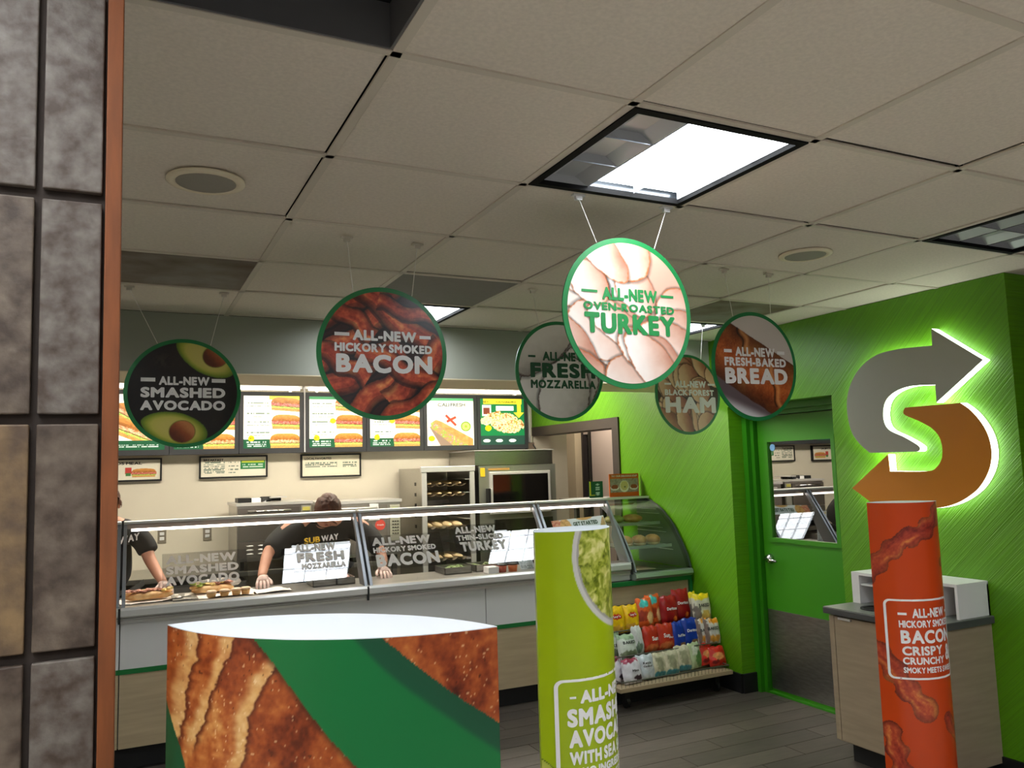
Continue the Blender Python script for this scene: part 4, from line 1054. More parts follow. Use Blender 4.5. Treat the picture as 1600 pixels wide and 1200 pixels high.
obj('card', bx(3.598, 3.885, 5.602, 5.61, 1.334, 1.52), mat('orange card', (206, 92, 22), .5), t); painted('print', 70, 46, plane_xz(3.598, 3.885, 5.601, 1.334, 1.52), colsoup, print_m, t)
lettering([('TRY OUR DELICIOUS SOUP', .06, .86, .94, .94)], lambda u, v: (3.598 + .287 * u, 5.599, 1.334 + .186 * v), txt_white, t, off=.02)

# ================================================================== CRISP BAGS ON A WIRE RACK
wire = mat('dark wire', (120, 116, 108), .35, .8)
TIERS = [(4.76, .462, .66), (4.66, .318, .50), (4.545, .185, .34)]
t = thing('wire_rack', 'three tier wire rack of snack bags in front of the bread case', 'rack', (3.42, 4.75, 0))
for k, (yf, zf, zt_) in enumerate(TIERS):
    x0 = 2.95; x1 = 3.84; yb = yf + .17
    b_ = B()
    for z in (zf, zf - .045): tube(b_, [(x0, yb, z), (x0, yf, z), (x1, yf, z), (x1, yb, z)], .0048, 6)
    obj('basket_rim', b_, wire, t)
    b_ = B(); n = 30
    for i in range(n + 1):
        x = x0 + (x1 - x0) * i / n; tube(b_, [(x, yf, zf), (x, yf, zf - .045), (x, yb, zf - .045)], .0016, 4)
    o = obj('basket_wires', b_, wire, t); o['kind'] = 'stuff'
obj('back_frame', bx(2.95, 3.84, 4.93, 4.935, .17, .60), mat('rack back', (60, 54, 46), .6), t)
obj('base_board', bx(2.93, 3.86, 4.53, 4.94, .125, .15), wood_l, t)
for x in (3.03, 3.78):
    b_ = B(); cyl(b_, (x - .012, 4.62, .035), (x + .012, 4.62, .035), .035, n=16); box(b_, x - .018, x + .018, 4.60, 4.64, .04, .125); obj('caster', b_, black_m, t)
tag(obj('black_plinth', bx(2.96, 3.84, 4.70, 4.93, .0, .12, bev=.004), toe), 'black plinth under the wire rack', 'plinth')
def bag(x, y, z, w_, h_, colf, label, text=None, tilt=.18, rz=0.0, seed=0, tb=(.2, .5, .8, .66), grp='snack bags on the wire rack'):
    h_ *= .86; z += .008; y += .034
    b = thing('snack_bag', label, 'snack bag', (x, y, z), rz, grp)
    rnd = random.Random(seed + 100); ph = [rnd.uniform(0, 6) for _ in range(4)]
    def surf(U, V, side=-1):
        a = 2 * U - 1; c = 2 * V - 1
        th = .030 * np.clip(1 - np.abs(a) ** 2.6, 0, 1) ** .6 * np.clip(1 - np.abs(c) ** 4, 0, 1) ** .7
        wr = .0035 * np.sin(9 * U + ph[0] + 5 * V) * np.sin(7 * V + ph[1]) + .002 * np.sin(23 * U + ph[2]) * (np.abs(c) > .7)
        pinch = 1 - .07 * np.clip(1 - np.abs(c) ** 2, 0, 1) * -1 - .05
        X = a * w_ / 2 * pinch; Z = V * h_ + .004 * np.sin(14 * U + ph[3]) * (V > .95)
        Y = side * (th + wr * (th > .004))
        return np.stack([X, Y * math.cos(tilt) + Z * math.sin(tilt), Z * math.cos(tilt) - Y * math.sin(tilt)], 1)
    L = lambda P: P
    me = painted('front_film', 26, 30, lambda U, V: surf(U, V, -1), colf, print_gloss, None)
    bk = painted('back_film', 12, 14, lambda U, V: surf(U, V, 1), colf, print_gloss, None)
    for o in (me, bk):
        o.data.transform(Matrix.Translation(o.location)); o.location = (0, 0, 0); o.parent = b
        for p in o.data.polygons: p.use_smooth = True
        WM[o.name] = WM[b.name]
    if text:
        for s, tm_, bb in text:
            def mp2(u, v):
                P = surf(np.array([u]), np.array([v]), -1)[0]; return WM[b.name] @ Vector((P[0], P[1] - .003, P[2]))
            lettering([(s, bb[0], bb[1], bb[2], bb[3])], mp2, tm_, b, off=.03)
    return b
def cplain(base, bands, seed=1, speck=.12):
    def f(U, V):
        n = fbm(U * 7 + seed, V * 7, seed); n4 = fbm(U * 12 + seed, V * 9, seed + 5); c = np.tile(np.array(base, float), (len(U), 1)) * (1 - speck + 2 * speck * n)[:, None]
        for k, b in enumerate(bands): c = over(c, np.array(b[-1], float) * (.8 + .4 * n4)[:, None], smooth(1.08, .92, ell(U, V, *b[:4]) + (n - .5) * .9 + (n4 - .5) * .8))
        return c
    return f
c_lays = cplain((236, 190, 22), [(.5, .16, .34, .14, (214, 160, 60)), (.5, .62, .26, .10, (200, 40, 36))], 1)
c_mix = cplain((216, 96, 40), [(.4, .82, .3, .14, (70, 190, 180)), (.3, .4, .3, .2, (150, 50, 30)), (.7, .3, .2, .2, (236, 190, 130))], 2)
c_dor = cplain((150, 24, 26), [(.7, .16, .14, .08, (226, 120, 40))], 3)
c_bakey = cplain((206, 200, 176), [(.5, .92, .6, .14, (232, 206, 30)), (.6, .25, .3, .16, (210, 176, 90)), (.2, .3, .2, .3, (120, 110, 100))], 4)
c_bakeg = cplain((206, 214, 200), [(.5, .9, .6, .12, (150, 176, 140)), (.5, .2, .4, .16, (120, 130, 100))], 5)
c_white = cplain((206, 208, 204), [(.3, .2, .3, .2, (110, 130, 110))], 6)
c_sun = cplain((182, 48, 28), [(.5, .16, .4, .14, (206, 110, 60))], 7)
c_blue = cplain((18, 50, 146), [(.6, .14, .2, .1, (150, 110, 70))], 8)
c_bakeo = cplain((204, 198, 190), [(.7, .88, .4, .12, (232, 150, 30)), (.5, .22, .34, .16, (216, 150, 60)), (.1, .5, .12, .5, (120, 100, 90))], 9)
c_purp = cplain((214, 210, 216), [(.4, .95, .5, .14, (150, 40, 70)), (.7, .2, .2, .12, (60, 40, 50))], 10)
c_sil = cplain((186, 194, 198), [(.6, .55, .3, .2, (214, 218, 220))], 11)
c_beige = cplain((196, 190, 160), [(.5, .5, .3, .3, (150, 150, 120)), (.5, .1, .5, .12, (60, 130, 140))], 12)
c_grn = cplain((170, 184, 140), [(.4, .7, .3, .2, (216, 220, 200)), (.6, .3, .3, .3, (90, 130, 70))], 13)
c_red = cplain((190, 36, 24), [(.5, .5, .3, .2, (226, 150, 90)), (.3, .2, .2, .1, (110, 20, 20))], 14)
YL, WT_, BK, GD = txt_yellow, txt_white, txt_black, mat('gold lettering', (226, 180, 90), .4)
y1, z1 = 4.78, .425; y2, z2 = 4.68, .285; y3, z3 = 4.565, .15
bag(3.04, y1 + .07, z1 + .03, .15, .235, c_lays, 'yellow chip bag behind the two front yellow ones on the top tier', None, .12, 0, 21)
bag(3.10, y1, z1, .155, .215, c_lays, 'yellow chip bag with red label at the left of the top tier', [("Lay's", WT_, (.32, .57, .70, .68))], .16, .05, 22)
bag(3.245, y1 + .02, z1, .13, .21, c_lays, 'second yellow chip bag on the top tier, next to the orange bags', [("Lay's", WT_, (.34, .57, .72, .68))], .16, .03, 23)
bag(3.37, y1 + .03, z1 + .01, .14, .235, c_mix, 'orange and teal snack bag right of the yellow chip bags', None, .16, -.02, 24)
bag(3.47, y1 + .06, z1 + .015, .14, .245, c_mix, 'tall orange snack bag left of the dark red bags', None, .16, .1, 25)
bag(3.575, y1 + .02, z1 + .02, .15, .225, c_dor, 'left dark red chip bag on the top tier', [('Doritos', WT_, (.26, .47, .82, .58))], .15, 0, 26)
bag(3.70, y1 + .04, z1 + .03, .155, .25, c_dor, 'right dark red chip bag on the top tier, the taller one', [('Doritos', WT_, (.22, .5, .82, .60))], .15, .02, 27)
bag(3.81, y1 + .05, z1 + .02, .10, .225, c_bakey, 'grey and yellow chip bag squeezed at the right of the dark red bags', None, .15, .2, 28)
bag(3.865 - .055, y1 - .05, z1 + .02, .15, .225, c_bakey, 'white chip bag with yellow top at the right end of the top tier', [('BAKED', BK, (.26, .52, .84, .64))], .15, -.1, 29)
bag(3.02, y2 + .03, z2, .16, .20, c_bakeg, 'leftmost pale green chip bag on the middle tier', [('BAKED', BK, (.2, .42, .8, .54))], .2, .1, 30)
bag(3.12, y2 - .01, z2 - .01, .155, .19, c_bakeg, 'second pale green chip bag on the middle tier', [('BAKED', BK, (.2, .62, .84, .74))], .2, .05, 31)
bag(3.225, y2 + .01, z2 + .01, .10, .215, c_white, 'narrow white chip bag left of the orange red ones', None, .2, .35, 32)
bag(3.335, y2 + .02, z2 + .01, .13, .20, c_sun, 'left orange red chip bag on the middle tier', [('Sun', WT_, (.45, .42, .85, .58))], .18, 0, 33)
bag(3.46, y2 + .02, z2 + .01, .145, .205, c_sun, 'right orange red chip bag on the middle tier', [('Sun', WT_, (.3, .46, .62, .62)), ('chips', WT_, (.55, .40, .86, .48))], .18, 0, 34)
bag(3.575, y2 + .02, z2 + .0, .12, .215, c_blue, 'left blue chip bag on the middle tier', [('Ruffles', WT_, (.28, .44, .84, .54))], .18, .1, 35)
bag(3.68, y2 + .02, z2 + .01, .145, .22, c_blue, 'right blue chip bag on the middle tier', [('Doritos', WT_, (.2, .5, .84, .61))], .18, 0, 36)
bag(3.775, y2 + .0, z2 + .01, .115, .205, c_bakeo, 'white and orange chip bag next to the blue bags', [('BAKED', BK, (.16, .5, .86, .62))], .18, .1, 37)
bag(3.83, y2 - .03, z2 + .01, .13, .205, c_bakeo, 'white and orange chip bag at the right end of the middle tier', [('BAKED', BK, (.16, .56, .86, .68))], .18, -.05, 38)
bag(2.99, y3 + .05, z3, .15, .19, c_purp, 'white chip bag with purple top at the left of the bottom tier', None, .25, .2, 39)
bag(3.08, y3 + .0, z3 - .005, .15, .185, c_purp, 'second white and purple chip bag on the bottom tier', [('Miss', BK, (.4, .46, .78, .56))], .25, .05, 40)
bag(3.20, y3 + .02, z3, .14, .185, c_sil, 'silver chip bag on the bottom tier', [('Kettle', BK, (.3, .62, .75, .72)), ('Cooked', BK, (.3, .50, .78, .58))], .22, -.02, 41)
bag(3.315, y3 + .03, z3, .125, .185, c_beige, 'left beige chip bag on the bottom tier', None, .22, .1, 42)
bag(3.42, y3 + .03, z3, .13, .19, c_beige, 'middle beige chip bag on the bottom tier, with a blue foot', None, .22, 0, 43)
bag(3.53, y3 + .04, z3 + .01, .13, .195, c_beige, 'right beige chip bag on the bottom tier', None, .22, -.05, 44)
bag(3.65, y3 + .05, z3 + .01, .13, .20, c_grn, 'green and white chip bag on the bottom tier', None, .22, .3, 45)
bag(3.745, y3 + .05, z3 + .02, .14, .17, c_red, 'left red snack bag on the bottom tier', None, .3, .1, 46)
bag(3.81, y3 + .02, z3 + .01, .14, .155, c_red, 'right red snack bag on the bottom tier, the shorter one', None, .3, -.1, 47)

# ================================================================== PEOPLE
def skinmesh(name, V, E, m, parent, root=0, sub=2):
    """V: list of (x, y, z, r)"""
    me = bpy.data.meshes.new(name); me.from_pydata([v[:3] for v in V], E, []); me.update()
    o = bpy.data.objects.new(name, me); COL.objects.link(o)
    me.transform(WM[parent.name].inverted()); o.parent = parent; WM[o.name] = WM[parent.name]
    md = o.modifiers.new('skin', 'SKIN'); md.use_smooth_shade = True
    sv = me.skin_vertices[0].data
    for i, v in enumerate(V):
        r = v[3]; sv[i].radius = (r, r) if not isinstance(r, tuple) else r
        sv[i].use_root = (i == root)
    s = o.modifiers.new('sub', 'SUBSURF'); s.levels = sub; s.render_levels = sub
    me.materials.append(m); return o
def chain(n0, n): return [(n0 + i, n0 + i + 1) for i in range(n)]
def hand(parent, wrist, tip, side, m, name='gloved_hand', spread=1.0):
    """wrist, tip: world positions; curled fingers pointing down a little"""
    w_ = Vector(wrist); d = (Vector(tip) - w_).normalized(); z = Vector((0, 0, 1)); lat = d.cross(z).normalized() * side; nrm = lat.cross(d).normalized()
    if nrm.z < 0: nrm = -nrm
    V = [(*w_, .026), (*(w_ + d * .04), .034), (*(w_ + d * .075), .036)]; E = [(0, 1), (1, 2)]
    for k, (o_, L) in enumerate(((-.030, .068), (-.010, .078), (.011, .074), (.030, .058))):
        b = w_ + d * .085 + lat * o_ * spread; p1 = b + d * L * .5 - nrm * .006 + lat * o_ * .15; p2 = p1 + d * L * .32 - nrm * .022; p3 = p2 + d * L * .12 - nrm * .022
        i = len(V); V += [(*b, .0115), (*p1, .010), (*p2, .009), (*p3, .008)]; E += [(2, i), (i, i + 1), (i + 1, i + 2), (i + 2, i + 3)]
    b = w_ + d * .035 - lat * .034; i = len(V); V += [(*b, .014), (*(b + d * .03 - lat * .022 - nrm * .01), .012), (*(b + d * .062 - lat * .022 - nrm * .022), .0095)]; E += [(1, i), (i, i + 1), (i + 1, i + 2)]
    return skinmesh(name, V, E, m, parent, 0, 2)
def head(parent, c, R, hm, sm):
    """c: centre; R: 3x3/4x4 rotation; local +(-y) is the face"""
    T = Matrix.Translation(c) @ R
    b_ = B(); bmesh.ops.create_uvsphere(b_, u_segments=28, v_segments=20, radius=1)
    for v in b_.verts:
        p = v.co.copy(); x, y, z = p
        X = x * .076; Y = y * .096; Z = z * .115
        if z < 0: X *= 1 + z * .28; Y *= 1 + z * .10; Y -= -z * .012
        if y < 0: Y *= .93
        d2 = x * x / .035 + (z + .12) ** 2 / .05                                   # nose
        if y < -.6: Y -= .024 * math.exp(-d2 * 1.6)
        for sx in (-1, 1):                                                          # eye sockets
            if y < 0: Y += .010 * math.exp(-((x - sx * .36) ** 2 + (z - .06) ** 2) / .02)
        if y < 0: Y -= .006 * math.exp(-(x * x / .06 + (z + .45) ** 2 / .006))     # lips
        v.co = T @ Vector((X, Y, Z))
    hd = obj('head', b_, sm, parent, smooth=True)
    for sx in (-1, 1):
        obj('ear', blob(B(), T @ Vector((sx * .078, .008, -.002)), (.010, .020, .032), 12, mtx=R.to_3x3().to_4x4()), sm, hd, smooth=True)
        obj('eye', blob(B(), T @ Vector((sx * .028, -.078, .008)), (.011, .011, .009), 10), mat('eye', (40, 30, 28), .3), hd, smooth=True)
    obj('mouth', blob(B(), T @ Vector((0, -.089, -.052)), (.024, .006, .006), 10, mtx=R.to_3x3().to_4x4()), mat('lips', (150, 80, 72), .5), hd, smooth=True)
    b_ = B(); bmesh.ops.create_uvsphere(b_, u_segments=48, v_segments=32, radius=1); rnd = random.Random(5)
    dele = []
    for v in b_.verts:
        x, y, z = v.co
        lim = -.05 if y < -.2 else (-.55 if y > .35 else -.25)
        if (y < -.45 and z < .42) or z < lim: dele.append(v)
        k = 1 + .10 * vnoise(np.array([x * 7 + 9]), np.array([y * 7 + z * 5]), 4)[0] + rnd.uniform(0, .05)
        v.co = T @ Vector((x * .085 * k, y * .104 * k + .004, z * .122 * k + .004))
    bmesh.ops.delete(b_, geom=dele, context='VERTS')
    obj('hair', b_, hm, hd, smooth=True)
    return hd
trous = mat('black trousers', (22, 22, 24), .8)
# bending worker behind the middle of the counter
p = thing('person', 'worker in black shirt and clear gloves bending over the counter, brown hair showing', 'person', (1.36, 6.15, 0))
V = [(1.36, 6.16, .92, .12), (1.36, 6.10, 1.05, .12), (1.355, 5.98, 1.19, .12), (1.35, 5.86, 1.255, .075), (1.345, 5.79, 1.275, .052), (1.335, 5.745, 1.30, .05),
     (1.17, 5.90, 1.25, .06), (1.03, 5.84, 1.19, .052), (.915, 5.76, 1.06, .042), (.868, 5.64, .965, .034), (.842, 5.545, .925, .027),
     (1.52, 5.90, 1.25, .06), (1.63, 5.84, 1.18, .052), (1.70, 5.76, 1.055, .042), (1.70, 5.65, .965, .034), (1.665, 5.56, .92, .027)]
E_ = [(0, 1), (1, 2), (2, 3), (3, 4), (4, 5), (3, 6), (6, 7), (7, 8), (8, 9), (9, 10), (3, 11), (11, 12), (12, 13), (13, 14), (14, 15)]
skinmesh('body', V, E_, skin, p)
V = [(1.36, 6.17, .88, (.20, .20)), (1.36, 6.12, 1.02, (.22, .21)), (1.36, 6.0, 1.13, (.21, .20)), (1.355, 5.90, 1.21, (.14, .16)), (1.35, 5.845, 1.262, .09),
     (1.19, 5.93, 1.215, .105), (1.05, 5.87, 1.165, .100), (.965, 5.81, 1.09, .088), (.93, 5.78, 1.05, .078),
     (1.52, 5.93, 1.215, .105), (1.62, 5.87, 1.16, .095), (1.69, 5.79, 1.07, .078), (1.705, 5.73, 1.0, .062)]
skinmesh('shirt', V, [(0, 1), (1, 2), (2, 3), (3, 4), (3, 5), (5, 6), (6, 7), (7, 8), (3, 9), (9, 10), (10, 11), (11, 12)], shirt, p)
V = [(1.36, 6.19, .92, .16), (1.26, 6.2, .82, .10), (1.24, 6.2, .48, .07), (1.24, 6.24, .09, .05), (1.24, 6.12, .05, .04), (1.46, 6.2, .82, .10), (1.48, 6.2, .48, .07), (1.48, 6.24, .09, .05), (1.48, 6.12, .05, .04)]
skinmesh('trousers', V, [(0, 1), (1, 2), (2, 3), (3, 4), (0, 5), (5, 6), (6, 7), (7, 8)], trous, p)
hand(p, (.845, 5.55, .928), (.83, 5.40, .895), 1, glove); hand(p, (1.662, 5.56, .922), (1.655, 5.42, .89), -1, glove)
head(p, Vector((1.315, 5.70, 1.335)), Matrix.Rotation(math.radians(64), 4, 'X'), hair, skin)
lm = WM[p.name]
def shirt_txt(x0, x1, z0, y, rise, h_, parts, par):
    f = lambda u, v: (x0 + (x1 - x0) * u, y + .25 * v * h_, z0 + rise * u + h_ * v)
    for s, a, b, m_ in parts: lettering([(s, a, 0, b, 1)], f, m_, par, off=.04)
shirt_txt(1.16, 1.40, 1.105, 5.742, .02, .042, [('SUB', 0, .46, txt_yellow), ('WAY', .5, 1, txt_white)], p)

# worker at the left edge, mostly behind the pillar
p = thing('person', 'worker in a black shirt at the left edge, mostly hidden by the tiled pillar', 'person', (-.06, 6.0, 0))
V = [(-.07, 5.98, .95, .11), (-.07, 5.95, 1.10, .12), (-.065, 5.91, 1.24, .11), (-.065, 5.88, 1.30, .07), (-.065, 5.86, 1.35, .05), (-.07, 5.84, 1.39, .05),
     (.05, 5.90, 1.27, .06), (.135, 5.88, 1.22, .052), (.175, 5.83, 1.08, .042), (.225, 5.73, .985, .034), (.262, 5.63, .925, .027),
     (-.18, 5.90, 1.27, .06), (-.27, 5.88, 1.22, .052), (-.31, 5.83, 1.08, .042), (-.28, 5.73, .985, .034), (-.25, 5.63, .925, .027)]
skinmesh('body', V, E_, skin, p)
V = [(-.07, 5.99, .86, (.16, .17)), (-.07, 5.96, 1.05, (.165, .17)), (-.065, 5.92, 1.2, (.15, .15)), (-.065, 5.89, 1.275, (.10, .11)), (-.065, 5.87, 1.325, .065),
     (.05, 5.90, 1.255, .078), (.125, 5.88, 1.21, .074), (.165, 5.86, 1.14, .072), (.178, 5.85, 1.10, .070),
     (-.18, 5.90, 1.255, .078), (-.26, 5.88, 1.21, .074), (-.30, 5.86, 1.14, .072), (-.31, 5.85, 1.10, .070)]
skinmesh('shirt', V, [(0, 1), (1, 2), (2, 3), (3, 4), (3, 5), (5, 6), (6, 7), (7, 8), (3, 9), (9, 10), (10, 11), (11, 12)], shirt, p)
V = [(-.07, 6.0, .92, .16), (-.16, 6.0, .82, .10), (-.18, 6.0, .48, .07), (-.18, 6.04, .09, .05), (-.18, 5.92, .05, .04), (.02, 6.0, .82, .10), (.04, 6.0, .48, .07), (.04, 6.04, .09, .05), (.04, 5.92, .05, .04)]
skinmesh('trousers', V, [(0, 1), (1, 2), (2, 3), (3, 4), (0, 5), (5, 6), (6, 7), (7, 8)], trous, p)
hand(p, (.26, 5.64, .93), (.27, 5.5, .895), -1, glove); hand(p, (-.25, 5.64, .93), (-.24, 5.5, .895), 1, glove)
head(p, Vector((-.085, 5.82, 1.435)), Matrix.Rotation(math.radians(22), 4, 'X'), hair, skin)
shirt_txt(-.12, .115, 1.155, 5.752, .05, .045, [('SUB', 0, .46, txt_yellow), ('WAY', .5, 1, txt_white)], p)

# ================================================================== HANGING ROUND SIGNS
DI = .506
def slices(U, V, seed, N, cols, edge, size=(.16, .3), ang=None, base=(120, 60, 40)):
    """overlapping folded slices: pale body, darker shade under one side, browned rim"""
    rnd = random.Random(seed); c = np.tile(np.array(base, float), (len(U), 1))
    wx = U + .03 * (fbm(U * 9, V * 9, seed) - .5); wy = V + .03 * (fbm(U * 9 + 7, V * 9, seed + 2) - .5)
    for k in range(N):
        cx, cy = rnd.uniform(.0, 1), rnd.uniform(.0, 1); rx, ry = rnd.uniform(*size), rnd.uniform(size[0] * .6, size[1] * .6)
        a = ang + rnd.uniform(-.5, .5) if ang is not None else rnd.uniform(0, PI)
        d = ell(wx, wy, cx, cy, rx, ry, a); m = d < 1
        al = ((wx - cx) * math.cos(a + 1.2) + (wy - cy) * math.sin(a + 1.2)) / ry
        sh = np.clip(.55 + .4 * al + .12 * (fbm(U * 20, V * 20, seed + k) - .5), 0, 1)
        cc = ramp(sh, cols); cc = over(cc, edge, smooth(.93, 1.0, d + .05 * (vnoise(U * 60, V * 60, k) - .5)))
        c = c * (1 - .35 * (smooth(1.12, 1.0, d) * (~m)))[:, None]
        c = np.where(m[:, None], cc, c)
    return c
def p_bacon(U, V):
    c = np.tile([46., 18, 16], (len(U), 1))
    S_ = [((-.1, .75), (.7, 1.1), .16), ((-.1, .35), (.5, .8), .15), ((.2, 1.1), (1.05, .45), .15), ((-.1, .1), (.6, .55), .16), ((.45, .9), (1.1, .75), .10), ((.1, -.1), (.65, .35), .14), ((.55, .1), (1.0, .55), .16), ((.3, .55), (.9, .25), .13), ((-.05, .55), (.35, .3), .12), ((.5, -.05), (1.05, .25), .12), ((.0, .95), (.4, .65), .12)]
    for k, (a, b, w_) in enumerate(S_):
        al, ac = segd(U, V, a, b); ac = ac + .025 * np.sin(al * 11 + k) + .03 * (fbm(U * 8, V * 8, k) - .5)
        m = (np.abs(ac) < w_ * .62) & (al > 0) & (al < 1.05); t_ = ac / (w_ * .62)
        n = fbm(U * 34, V * 34, k + 20, 5); st = fbm(ac * 26 + k, al * 4, k + 3)
        cc = ramp(np.clip(st * .75 + n * .5 - .15, 0, 1), [(66, 18, 14), (138, 46, 30), (184, 78, 50), (216, 128, 76), (236, 184, 126)])
        cc = cc * (1.12 - .55 * np.abs(t_) ** 3 - .25 * (t_ < -.4))[:, None]
        c = c * (1 - .5 * ((np.abs(ac) < w_ * .75) & (al > 0) & (al < 1.05)))[:, None]
        c = np.where(m[:, None], cc, c)
    return c
def p_avocado(U, V):
    n = fbm(U * 40, V * 40, 2, 4); n2 = fbm(U * 5, V * 5, 3)
    c = ramp(n2 * .7 + n * .3, [(14, 12, 12), (34, 26, 22), (58, 44, 34)]) * .8
    c = over(c, (70, 62, 50), smooth(.75, 0, ell(U, V, .30, .82, .16, .14)) * (n > .5) * .5)
    for cx, cy, rx, ry, a, px_, py_ in ((.42, .15, .30, .155, -.25, .49, .12), (.70, .86, .30, .155, -.50, .79, .87)):
        t_ = ((U - cx) * math.cos(a) + (V - cy) * math.sin(a)) / rx
        d = ell(U, V, cx, cy, rx, ry * 1.0, a) + .14 * np.clip(-t_, 0, 1) * np.abs(ell(U, V, cx, cy, 9, ry, a))
        c = over(c, (40, 52, 20), smooth(1.07, 1.03, d)); cc = ramp(np.clip((d - .3) / .7, 0, 1) ** 2 + .06 * (n - .5), [(208, 196, 104), (200, 192, 88), (150, 160, 50), (96, 124, 30)])
        c = np.where((d < 1.03)[:, None], cc, c)
        e = ell(U, V, px_, py_, .115, .105); cc = ramp(np.clip(.3 + .8 * ((U - px_) + (V - py_)) / .16 + .2 * (n - .5) + .2, 0, 1), [(96, 42, 22), (150, 76, 38), (196, 124, 70)])
        c = over(c, (120, 110, 40), smooth(1.12, 1.0, e)); c = np.where((e < 1)[:, None], cc, c)
    return c
TK = [(170, 104, 84), (206, 156, 134), (228, 196, 180), (240, 224, 214), (246, 238, 232)]
def p_turkey(U, V): return slices(U, V, 12, 26, TK, (176, 96, 50), (.18, .34), 2.6, (206, 160, 140))
def p_ham(U, V): return slices(U, V, 31, 30, [(100, 44, 32), (170, 104, 76), (214, 166, 128), (234, 200, 160)], (110, 46, 30), (.13, .32), 2.2, (60, 26, 18))
def p_mozz(U, V):
    c = slices(U, V, 44, 11, [(120, 112, 104), (196, 190, 180), (226, 222, 214), (232, 228, 222)], (74, 58, 50), (.36, .55), 1.1, (60, 46, 40)); return c
def crust(U, V, sc_=1.0, seed=0):
    n = fbm(U * 60 * sc_, V * 60 * sc_, seed, 4); n1 = fbm(U * 6 * sc_, V * 6 * sc_, seed + 4, 4); sp = vnoise(U * 130 * sc_, V * 130 * sc_, seed + 9)
    c = ramp(n1 * .75 + n * .35 - .05, [(96, 36, 16), (150, 66, 28), (186, 96, 44), (206, 128, 66), (224, 168, 100)])
    return over(c, (238, 200, 150), (sp > .93) * .5)
def p_bread(U, V):
    c = np.tile([206., 196, 188], (len(U), 1))
    c = over(c, (96, 82, 86), smooth(.55, .42, V + U * .55)); c = over(c, (206, 204, 206), smooth(.27, .16, V + U * .35))
    ed = (V - .92) + .50 * (U - .21) + .02 * (fbm(U * 8, V * 8, 2) - .5)         # upper edge line
    lo_ = (V - .40) + .55 * (U - .0) + .03 * (fbm(U * 9, V * 9, 5) - .5)
    m = (ed < 0) & (lo_ > 0)
    cr = crust(U, V, 1.0, 3); sh = np.clip(.55 + 1.6 * np.minimum(-ed, .3), 0, 1.05) * np.clip(.45 + 2.2 * lo_, .45, 1)
    cr = cr * sh[:, None]
    for (a, b, ww) in (((.30, .88), (.38, .62), .05), ((.66, .48), (.76, .10), .045)):
        al, ac = segd(U, V, a, b); ac = ac + .02 * np.sin(al * 9)
        cr = over(cr, (226, 160, 92), smooth(ww, 0, np.abs(ac - ww)) * (al > -.1) * (al < 1.1) * .7); cr = cr * (1 - .55 * (smooth(.02, 0, np.abs(ac)) * (al > 0) * (al < 1)))[:, None]
    return np.where(m[:, None], cr, c)
SIGNS = [
 ('turkey', 1.501, 2.175, 2.096, p_turkey, txt_green, [('-', -.36, .118, -.24, .135), ('ALL-NEW', -.205, .075, .225, .16), ('-', .255, .118, .36, .135), ('OVEN-ROASTED', -.35, .005, .36, .058), ('TURKEY', -.345, -.145, .36, -.01)], 'round turkey sign, bright white print, nearest and largest of the hanging signs', ((1.331, 2.19), (1.684, 2.19))),
 ('bacon', .883, 2.90, 2.04, p_bacon, txt_white, [('-', -.37, .12, -.26, .145), ('ALL-NEW', -.235, .09, .255, .17), ('-', .28, .12, .37, .145), ('HICKORY SMOKED', -.37, .005, .38, .07), ('BACON', -.36, -.15, .38, -.01)], 'round hanging sign with bacon strips, left of the turkey sign', ((.75, 2.92), (1.03, 2.92))),
 ('avocado', .255, 3.99, 1.985, p_avocado, txt_white, [('-', -.36, .10, -.24, .135), ('ALL-NEW', -.21, .07, .22, .15), ('-', .24, .10, .36, .135), ('SMASHED', -.36, -.045, .36, .05), ('AVOCADO', -.36, -.16, .36, -.07)], 'round hanging sign with avocado halves on black, leftmost of the signs', ((.018, 4.036), (.435, 4.054))),
 ('mozzarella', 1.979, 3.49, 2.073, p_mozz, txt_dkgreen, [('-', -.36, .13, -.28, .15), ('ALL-NEW', -.20, .10, .30, .19), ('FRESH', -.34, -.07, .40, .08), ('MOZZARELLA', -.34, -.175, .40, -.09)], 'round sign with pale mozzarella slices, partly behind the turkey sign', ((1.84, 3.5), (2.1, 3.5))),
 ('ham', 3.20, 4.03, 2.023, p_ham, txt_white, [('-', -.36, .115, -.26, .14), ('ALL-NEW', -.20, .085, .28, .17), ('-', .31, .115, .42, .14), ('BLACK FOREST', -.36, -.015, .40, .06), ('HAM', -.36, -.23, .42, -.03)], 'round sign with ham slices, lowest and smallest looking, behind the bread sign', ((3.08, 4.05), (3.36, 4.05))),
 ('bread', 2.625, 2.81, 2.032, p_bread, txt_white, [('-', -.36, .115, -.27, .145), ('ALL-NEW', -.23, .085, .24, .17), ('-', .27, .115, .36, .145), ('FRESH-BAKED', -.36, -.005, .37, .075), ('BREAD', -.36, -.165, .38, -.02)], 'round sign with a brown loaf on grey, rightmost of the hanging signs', ((2.49, 2.83), (2.76, 2.83)))]
clipm = mat('ceiling clip', (206, 198, 184), .5)
